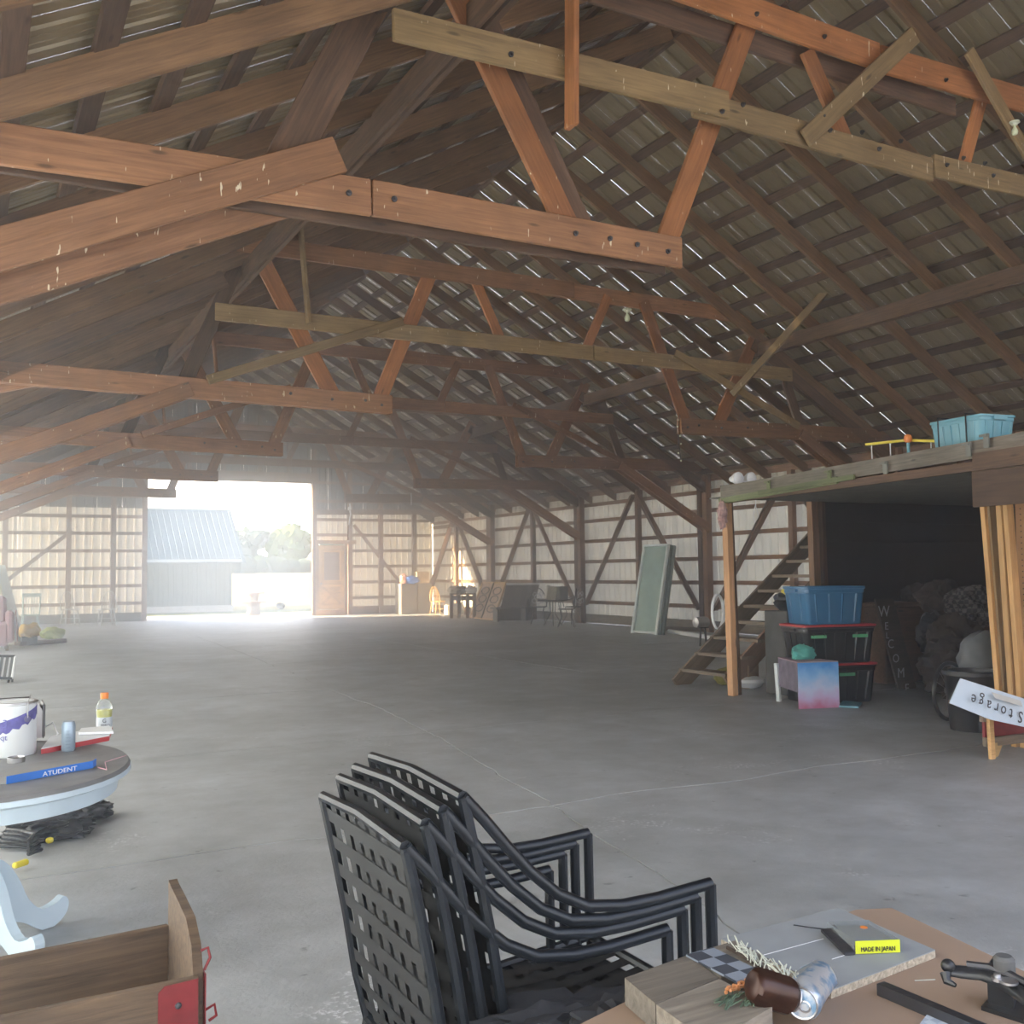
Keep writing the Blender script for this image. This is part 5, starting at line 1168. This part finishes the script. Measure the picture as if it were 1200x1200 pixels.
# ------------------------------------------------------------------ stacked patio chairs
def patio_chair(k, label):
    """k = 0 lowest; faces +x; local origin on its own foot level"""
    t = empty('patio_chair', (0, 0, 0), label, 'chair', 'stacked black patio chairs')
    yN, yF = 1.93, 2.47; o_ = Vector((-.05*k*0, 0, 0))
    X = lambda x: x
    side = [(.903, .995), (.95, .945), (1.005, .88), (1.06, .82), (1.13, .76), (1.205, .722), (1.30, .708), (1.40, .708), (1.555, .718)]
    # authored for the top chair minus its lift .085
    lift = .0
    for y in (yN, yF):
        pts = [(x, y, z) for x, z in side]
        put('arm_tube', MB().tube(pts, .0145, 10, sq=.8), M_BLACK, t)
        put('leg', MB().tube([(1.553, y, .715), (1.556, y, .45), (1.575, y, 0)], .014, 8), M_BLACK, t)
        put('leg', MB().tube([(1.02, y, .43), (.98, y, .25), (.90, y, 0)], .014, 8), M_BLACK, t)
        put('seat_rail', MB().tube([(1.02, y, .43), (1.25, y, .40), (1.555, y, .43)], .013, 8), M_BLACK, t)
        put('back_upright', MB().tube([(.903, y, .995), (.935, y, .85), (.965, y, .70), (.99, y, .55), (1.02, y, .43)], .013, 8), M_BLACK, t)
    for (x, z) in ((.903, .995), (1.02, .43), (1.555, .43)): put('cross_tube', MB().tube([(x, yN, z), (x, (yN+yF)/2, z+(.012 if z > .9 else 0)), (x, yF, z)], .013, 8), M_BLACK, t)
    def bk(f):   # back curve, 0 top .. 1 seat
        P = [(.903, .995), (.935, .85), (.965, .70), (.99, .55), (1.02, .43)]; g = f*4; i = min(3, int(g)); u = g-i
        return P[i][0]+(P[i+1][0]-P[i][0])*u, P[i][1]+(P[i+1][1]-P[i][1])*u
    for i in range(7):
        y = yN+.035+(yF-yN-.07)*(i+.5)/7; mb = MB(); n = 16; wv_ = .021
        pr = [bk(j/n) for j in range(n+1)]; vs = []
        for j, (x, z) in enumerate(pr):
            e = .001; vs += [(x+e, y-wv_, z), (x+e, y+wv_, z)]
        mb.add(vs, [(2*j, 2*j+1, 2*j+3, 2*j+2) for j in range(n)]); put('back_strap', mb, M_STRAP, t)
        mb = MB(); vs = []
        for j in range(n+1):
            x = 1.02+(1.555-1.02)*j/n; e = .002; z = .43-.025*math.sin(PI*j/n)+e; vs += [(x, y-wv_, z), (x, y+wv_, z)]
        mb.add(vs, [(2*j, 2*j+1, 2*j+3, 2*j+2) for j in range(n)]); put('seat_strap', mb, M_STRAP, t)
    for i in range(8):
        f = (i+.6)/8.4; x0, z0 = bk(f-.030); x1, z1 = bk(f+.030); mb = MB(); vs = []
        for j in range(15):
            y = yN+(yF-yN)*j/14; e = -.002; vs += [(x0+e, y, z0), (x1+e, y, z1)]
        mb.add(vs, [(2*j, 2*j+1, 2*j+3, 2*j+2) for j in range(14)]); put('cross_strap', mb, M_STRAP, t)
    for i in range(6):
        mb = MB(); vs = []; xx = 1.06+.085*i
        for j in range(15):
            y = yN+(yF-yN)*j/14; e = -.001; z = .43-.025*math.sin(PI*(xx-1.02)/.535); vs += [(xx-.028, y, z+e), (xx+.028, y, z+e)]
        mb.add(vs, [(2*j, 2*j+1, 2*j+3, 2*j+2) for j in range(14)]); put('cross_strap', mb, M_STRAP, t)
    return t
pc0 = patio_chair(0, 'lowest black woven patio chair of the stack, its arms nearest the ground')
labs = ['second lowest black woven patio chair in the stack', 'third black woven patio chair from below in the stack', 'topmost black woven patio chair of the stack with highest back and arms']
offs = [(-.115, -.0, .0), (-.07, -.0, .040), (-.03, 0, .062), (.015, 0, .085)]
for k in range(3):
    c = copytree(pc0); c['label'] = labs[k]; c.location = offs[k+1]
pc0.location = offs[0]
# ------------------------------------------------------------------ workbench at the lower right with clutter
BZ = .72
wbn = empty('workbench', (1.5, 1.4, 0), 'low workbench top with worn brown cardboard cover at the lower right', 'workbench')
poly = [onZ(*a, BZ) for a in ((700, 1190), (860, 1112), (1003, 1066), (1045, 1064), (1204, 1140), (1330, 1230), (1330, 1330), (560, 1330), (560, 1260))]
pl = [Vector((v.x, v.y, BZ)) for v in poly]
put('cardboard_cover', MB().prism([v-Vector((0, 0, .006)) for v in pl], (0, 0, .006)), M_CARD, wbn)
cx_ = sum(v.x for v in pl)/len(pl); cy_ = sum(v.y for v in pl)/len(pl)
put('bench_top', MB().prism([Vector((cx_+(v.x-cx_)*.96, cy_+(v.y-cy_)*.96, BZ-.045)) for v in pl], (0, 0, .038)), W_GREY, wbn)
for v in (pl[2], pl[4], pl[7], pl[5]):
    q = Vector((cx_+(v.x-cx_)*.8, cy_+(v.y-cy_)*.8, 0)); put('leg', MB().bar(q, q+Vector((0, 0, BZ-.045)), .06, .06), W_GREY, wbn)
def top(*a, z=BZ): return onZ(a[0], a[1], z)
# particle board offcut
pb_ = [top(845, 1100, z=BZ+.018), top(908, 1083, z=BZ+.018), top(982, 1064, z=BZ+.018), top(1096, 1113, z=BZ+.018), top(974, 1160, z=BZ+.018), top(925, 1135, z=BZ+.018)]
pbt = empty('particle_board', top(980, 1110), 'pale grey particle board offcut with chipped edge on the cardboard', 'board')
put('board_face', MB().prism([v-Vector((0, 0, .002)) for v in pb_], (0, 0, .002)), M_PBOARD, pbt)
put('chipped_edge', MB().prism([v-Vector((0, 0, .017)) for v in pb_], (0, 0, .0149)), M_CHIP, pbt)
for a, b in (((895, 1119), (965, 1100)), ((868, 1127), (893, 1120)), ((975, 1124), (1010, 1113))):
    put('scratch', MB().bar(top(*a, z=BZ+.0186), top(*b, z=BZ+.0186), .0012, .0008), M_WINK, pbt)
# clear box with lime label
lb = empty('label_box', top(1028, 1110, z=BZ+.02), 'clear plastic box with lime label reading MADE IN JAPAN', 'box')
z0, z1 = BZ+.0195, BZ+.0195
a, b = top(1003, 1118, z=z0), top(1055, 1116, z=z0); hh = .026
zt_ = onY(1003, 1103, a.y).z; hh = zt_-z0
dx_ = (b-a); c_ = onZ(1018, 1078, z0+hh); d_ = onZ(966, 1080, z0+hh)
bkv = Vector((c_.x-b.x, c_.y-b.y, 0))
llb = put('label', MB().prism([a, b, b+Vector((0, 0, hh)), a+Vector((0, 0, hh))], bkv.normalized()*.0015), M_LIME, lb)
put('clear_case', MB().prism([a+bkv*.02, b+bkv*.02, b+bkv, a+bkv], (0, 0, hh)), M_CLEAR, lb)
put('grey_insert', MB().prism([a+bkv*.1+dx_*.05, b+bkv*.1-dx_*.05, b+bkv*.9-dx_*.05, a+bkv*.9+dx_*.05], (0, 0, hh*.5)), plain('grey_insert', (.25, .25, .24), .6), lb)
lettering('print', 'MADE IN JAPAN', hh*.50, a.lerp(b, .5)-bkv.normalized()*.001+Vector((0, 0, hh*.33)), dx_, (0, 0, 1), M_INK, llb, .83*abs(dx_.length)/(hh*.5*7.6) if True else 1)
put('orange_sticker', MB().lathe([(.008, 0), (.008, .001), (.001, .001)], a+bkv*.62+dx_*.62+Vector((0, 0, hh+.0005)), 14), M_ORANGE, lb)
# knife-like strip leaning on box
put('dark_knife', MB().prism([top(990, 1120, z=z0), top(1002, 1119, z=z0), top(978, 1090, z=z0+.01), top(962, 1092, z=z0+.01)], (0, 0, .006)), M_IRON, loc=top(985, 1110), label='flat dark metal knife lying at the left end of the clear box', cat='knife')
put('wire_pick', MB().tube([top(930, 1084, z=z0+.004), top(950, 1087, z=z0+.006), top(975, 1090, z=z0+.008)], .0014, 5), M_IRON, loc=top(950, 1087), label='thin black wire lying across the particle board', cat='wire')
# weathered planks
zp = BZ+.055
pw = [((732, 1146), (806, 1119), (842, 1146), (768, 1176)), ((769, 1177), (843, 1147), (905, 1180), (832, 1222)), ((808, 1118), (862, 1102), (905, 1126), (845, 1145))]
labp = ['weathered wooden block at the left end of the bench pile', 'weathered wooden block nearest the bottom edge of the pile', 'grey weathered wooden block under the white clips']
for k, pol in enumerate(pw):
    pp = [onZ(*a, zp) for a in pol]; put('wooden_block', MB().prism([v-Vector((0, 0, .05 if k < 2 else .034)) for v in pp], (0, 0, .05 if k < 2 else .034)), W_GREY, loc=pp[0], label=labp[k], cat='wood block')
pp = [onZ(*a, zp+.001) for a in ((804, 1121), (835, 1112), (897, 1143), (862, 1152))]
put('plaid_cloth', MB().prism(pp, (0, 0, .004)), M_PLAID, loc=pp[0], label='strip of dark blue and white plaid cloth across the wooden blocks', cat='cloth')
# white collated pins
cp = empty('clip_strip', onZ(898, 1128, zp), 'strip of pale loose pins on the wooden blocks beside the plaid cloth', 'pins')
mbp = MB()
for k in range(70):
    f = rnd.random(); q = onZ(857+88*f+rnd.uniform(-4, 4), 1103+52*f+rnd.uniform(-4, 5), zp+.006+rnd.uniform(0, .012)); a = rnd.uniform(.5, 1.5); L = .018
    d = Vector((math.cos(a)*L, math.sin(a)*L, rnd.uniform(-.004, .008))); mbp.tube([q-d, q+d], .0013, 5)
put('pins', mbp, plain('pale_pins', (.62, .64, .56), .5), cp, kind='stuff')
put('strip', MB().bar(onZ(852, 1110, zp+.004), onZ(935, 1158, zp+.004), .004, .006), W_CRATE, cp)
# orange kernels
ok = MB()
for k in range(38):
    f = rnd.random(); q = onZ(848+36*f, 1162-14*f+rnd.uniform(-4, 4), zp+.006+rnd.uniform(0, .01)); ok.blob(q, .0038, k, 1, .1)
kt = empty('orange_kernels', onZ(865, 1156, zp), 'cluster of small orange beads on green stems before the plaid cloth', 'beads'); put('beads', ok, plain('orange_bead', (.62, .26, .10), .5, var=.5, scale=60), kt, kind='stuff')
gs = MB()
for k in range(40):
    f = rnd.random(); q = onZ(842+60*f, 1172-6*f+rnd.uniform(-7, 7), zp+.004+rnd.uniform(0, .008)); a = rnd.uniform(-.6, .9); d = Vector((math.cos(a)*.015, math.sin(a)*.015, rnd.uniform(-.003, .006))); gs.tube([q-d, q+d], .0015, 4)
put('stems', gs, plain('dull_green_stem', (.10, .15, .10), .8, var=.6), kt, kind='stuff')
# crushed cans
def can(name, p, q, r_, mat, label):
    p = Vector(p); q = Vector(q); d = (q-p); L = d.length; d.normalize(); t = empty(name, p, label, 'can'); u = d.orthogonal().normalized(); w = d.cross(u)
    N = 22; vs = []; prof = [(.72, 0), (.86, .03), (.98, .09), (1, .14), (1, .86), (.97, .91), (.84, .97), (.8, 1)]
    for j, (s, f) in enumerate(prof):
        for k in range(N):
            a = 2*PI*k/N; cr_ = 1+(.34*noise.noise(Vector((math.cos(a)*1.6, math.sin(a)*1.6, f*5+p.x*9))) if .05 < f < .9 else 0); vs.append(p+d*L*f+(u*math.cos(a)+w*math.sin(a))*r_*s*cr_)
    m = MB().add(vs, [(j*N+k, j*N+(k+1) % N, (j+1)*N+(k+1) % N, (j+1)*N+k) for j in range(len(prof)-1) for k in range(N)]+[tuple(range(N))[::-1], tuple((len(prof)-1)*N+k for k in range(N))]); m.smooth = True
    put('can_body', m, mat, t)
    ring = [q+(u*math.cos(2*PI*k/N)+w*math.sin(2*PI*k/N))*r_*.8 for k in range(N)]; put('rim', MB().tube(ring, .0022, 6, closed=True), M_STEEL, t)
    put('can_end', MB().prism([q-d*.002+(v-q)*.98 for v in ring], d*.001), plain('copper_lid', (.35, .28, .22), .3, .9), t)
    ring2 = [q+d*.001+(v-q)*.35+u*r_*.2 for v in ring]; put('tab', MB().tube(ring2, .002, 5, closed=True), M_STEEL, t)
    return t
def silverblue():
    t = NT('blue_silver_foil'); tc = t.add('ShaderNodeTexCoord'); w = t.add('ShaderNodeTexNoise', i_Scale=38., i_Detail=3.); t.link(tc.outputs['Object'], w.inputs['Vector'])
    r = t.add('ShaderNodeValToRGB'); e = r.color_ramp.elements; e[0].position = .4; e[0].color = (.22, .38, .58, 1); e[1].position = .55; e[1].color = (.62, .66, .72, 1); t.link(w.outputs['Fac'], r.inputs[0]); t.link(r.outputs[0], t.b.inputs['Base Color']); t.b.inputs['Metallic'].default_value = .6; t.b.inputs['Roughness'].default_value = .28; return t.m
can('crushed_can', onZ(962, 1143, BZ+.045), onZ(940, 1176, BZ+.055), .033, silverblue(), 'crushed blue and silver drink can, its open end towards the viewer')
can('amber_can', onZ(880, 1154, zp+.035), onZ(930, 1168, BZ+.06), .030, plain('brown_copper_can', (.05, .022, .015), .3, .4, var=.5, scale=20), 'crushed brown copper coloured can left of the blue and silver one')
# metal bar, plaid paper, clamp
put('steel_bar', MB().bar(top(1032, 1158, z=BZ+.012), top(1230, 1242, z=BZ+.012), .022, .022), M_IRON, loc=top(1080, 1175), label='square dark steel bar lying diagonally on the cardboard', cat='bar')
pp = [top(*a, z=BZ+.002) for a in ((1093, 1182), (1128, 1198), (1150, 1230), (1060, 1225))]
put('plaid_paper', MB().prism(pp, (0, 0, .003)), M_PLAIDW, loc=pp[0], label='pale blue checked cloth under the steel bar at the bottom edge', cat='cloth')
put('straw', MB().tube([top(1072, 1149, z=BZ+.002), top(1096, 1148, z=BZ+.002)], .0012, 5), M_CREAM, loc=top(1080, 1149), label='thin straw lying on the cardboard above the steel bar', cat='straw')
cl_ = empty('black_clamp', top(1170, 1180), 'black metal lever clamp tool standing on the cardboard at the right edge', 'clamp')
za = BZ+.075
P_ = lambda px, py, z=za: onZ(px, py, z)
put('lever_arm', MB().tube([P_(1108, 1137), P_(1125, 1139), P_(1150, 1141), P_(1175, 1150), P_(1198, 1166), P_(1230, 1195)], [.011, .013, .014, .014, .013, .012], 10, sq=.6), M_BKPL, cl_)
put('upper_lever', MB().tube([P_(1133, 1131, za+.01), P_(1160, 1134, za+.012), P_(1185, 1143, za+.012), P_(1225, 1165, za+.01)], .008, 8), M_IRON, cl_)
put('jaw_tip', MB().tube([P_(1108, 1140), P_(1110, 1150, za-.012), P_(1120, 1155, za-.015)], [.010, .008, .004], 8), M_BKPL, cl_)
put('ball_knob', MB().blob(P_(1111, 1132, za+.008), .013, 1, 3, 0), M_BKPL, cl_)
put('rubber_knob', MB().lathe([(.012, 0), (.018, .004), (.019, .022), (.014, .028), (.003, .029)], P_(1177, 1138, za+.012), 16), M_GREYBOX, cl_)
put('block_body', MB().prism([top(1158, 1180), top(1188, 1188), top(1192, 1176), top(1164, 1170)], (0, 0, .075)), M_BKPL, cl_)
put('base_foot', MB().prism([top(1150, 1184), top(1200, 1200), top(1210, 1180), top(1165, 1168)], (0, 0, .008)), M_BKPL, cl_)
put('pivot_bolt', MB().lathe([(.011, 0), (.011, .006), (.006, .007), (.006, .012), (.001, .012)], P_(1169, 1149, za+.012), 12), M_STEEL, cl_)
put('pivot_ring', MB().lathe([(.010, 0), (.016, .002), (.016, .006), (.010, .007)], P_(1182, 1153, za+.012), 14), M_STEEL, cl_)
# black cloth, brown carton at the bottom edge
q = onZ(655, 1160, .66)
mb = MB().blob((q.x, q.y-.02, .60), (.20, .10, .045), 55, 4, .45, 3.4)
put('black_cloth', mb, M_CLOTH, loc=(q.x, q.y, .56), label='crumpled black cloth over the seat edge beside the wooden blocks', cat='cloth')
q = onZ(750, 1175, .70)
put('dark_garment', MB().blob((q.x-.02, q.y, .66), (.12, .09, .04), 57, 4, .5, 3.6), M_CLOTH, loc=(q.x, q.y, .62), label='dark garment heap with white tags left of the wooden blocks', cat='cloth')
a, b = onZ(622, 1187, .60), onZ(700, 1184, .60)
put('brown_carton', MB().prism([a, b, b+Vector((.0, -.3, 0)), a+Vector((-.02, -.3, 0))], (0, 0, -.3)), M_CARD, loc=a, label='open brown carton at the bottom edge beside the patio chairs', cat='box')
for k, (px, py) in enumerate(((716, 1190), (740, 1187))):
    o_ = [onZ(px, py, .70), onZ(px+9, py-3, .70), onZ(px+18, py+16, .70), onZ(px+12, py+18, .70)]
    put('white_tag', MB().prism(o_, (0, 0, .004)), M_WINK, loc=o_[0], label=['left white paper tag on the dark garment', 'right white paper tag on the dark garment'][k], cat='tag')
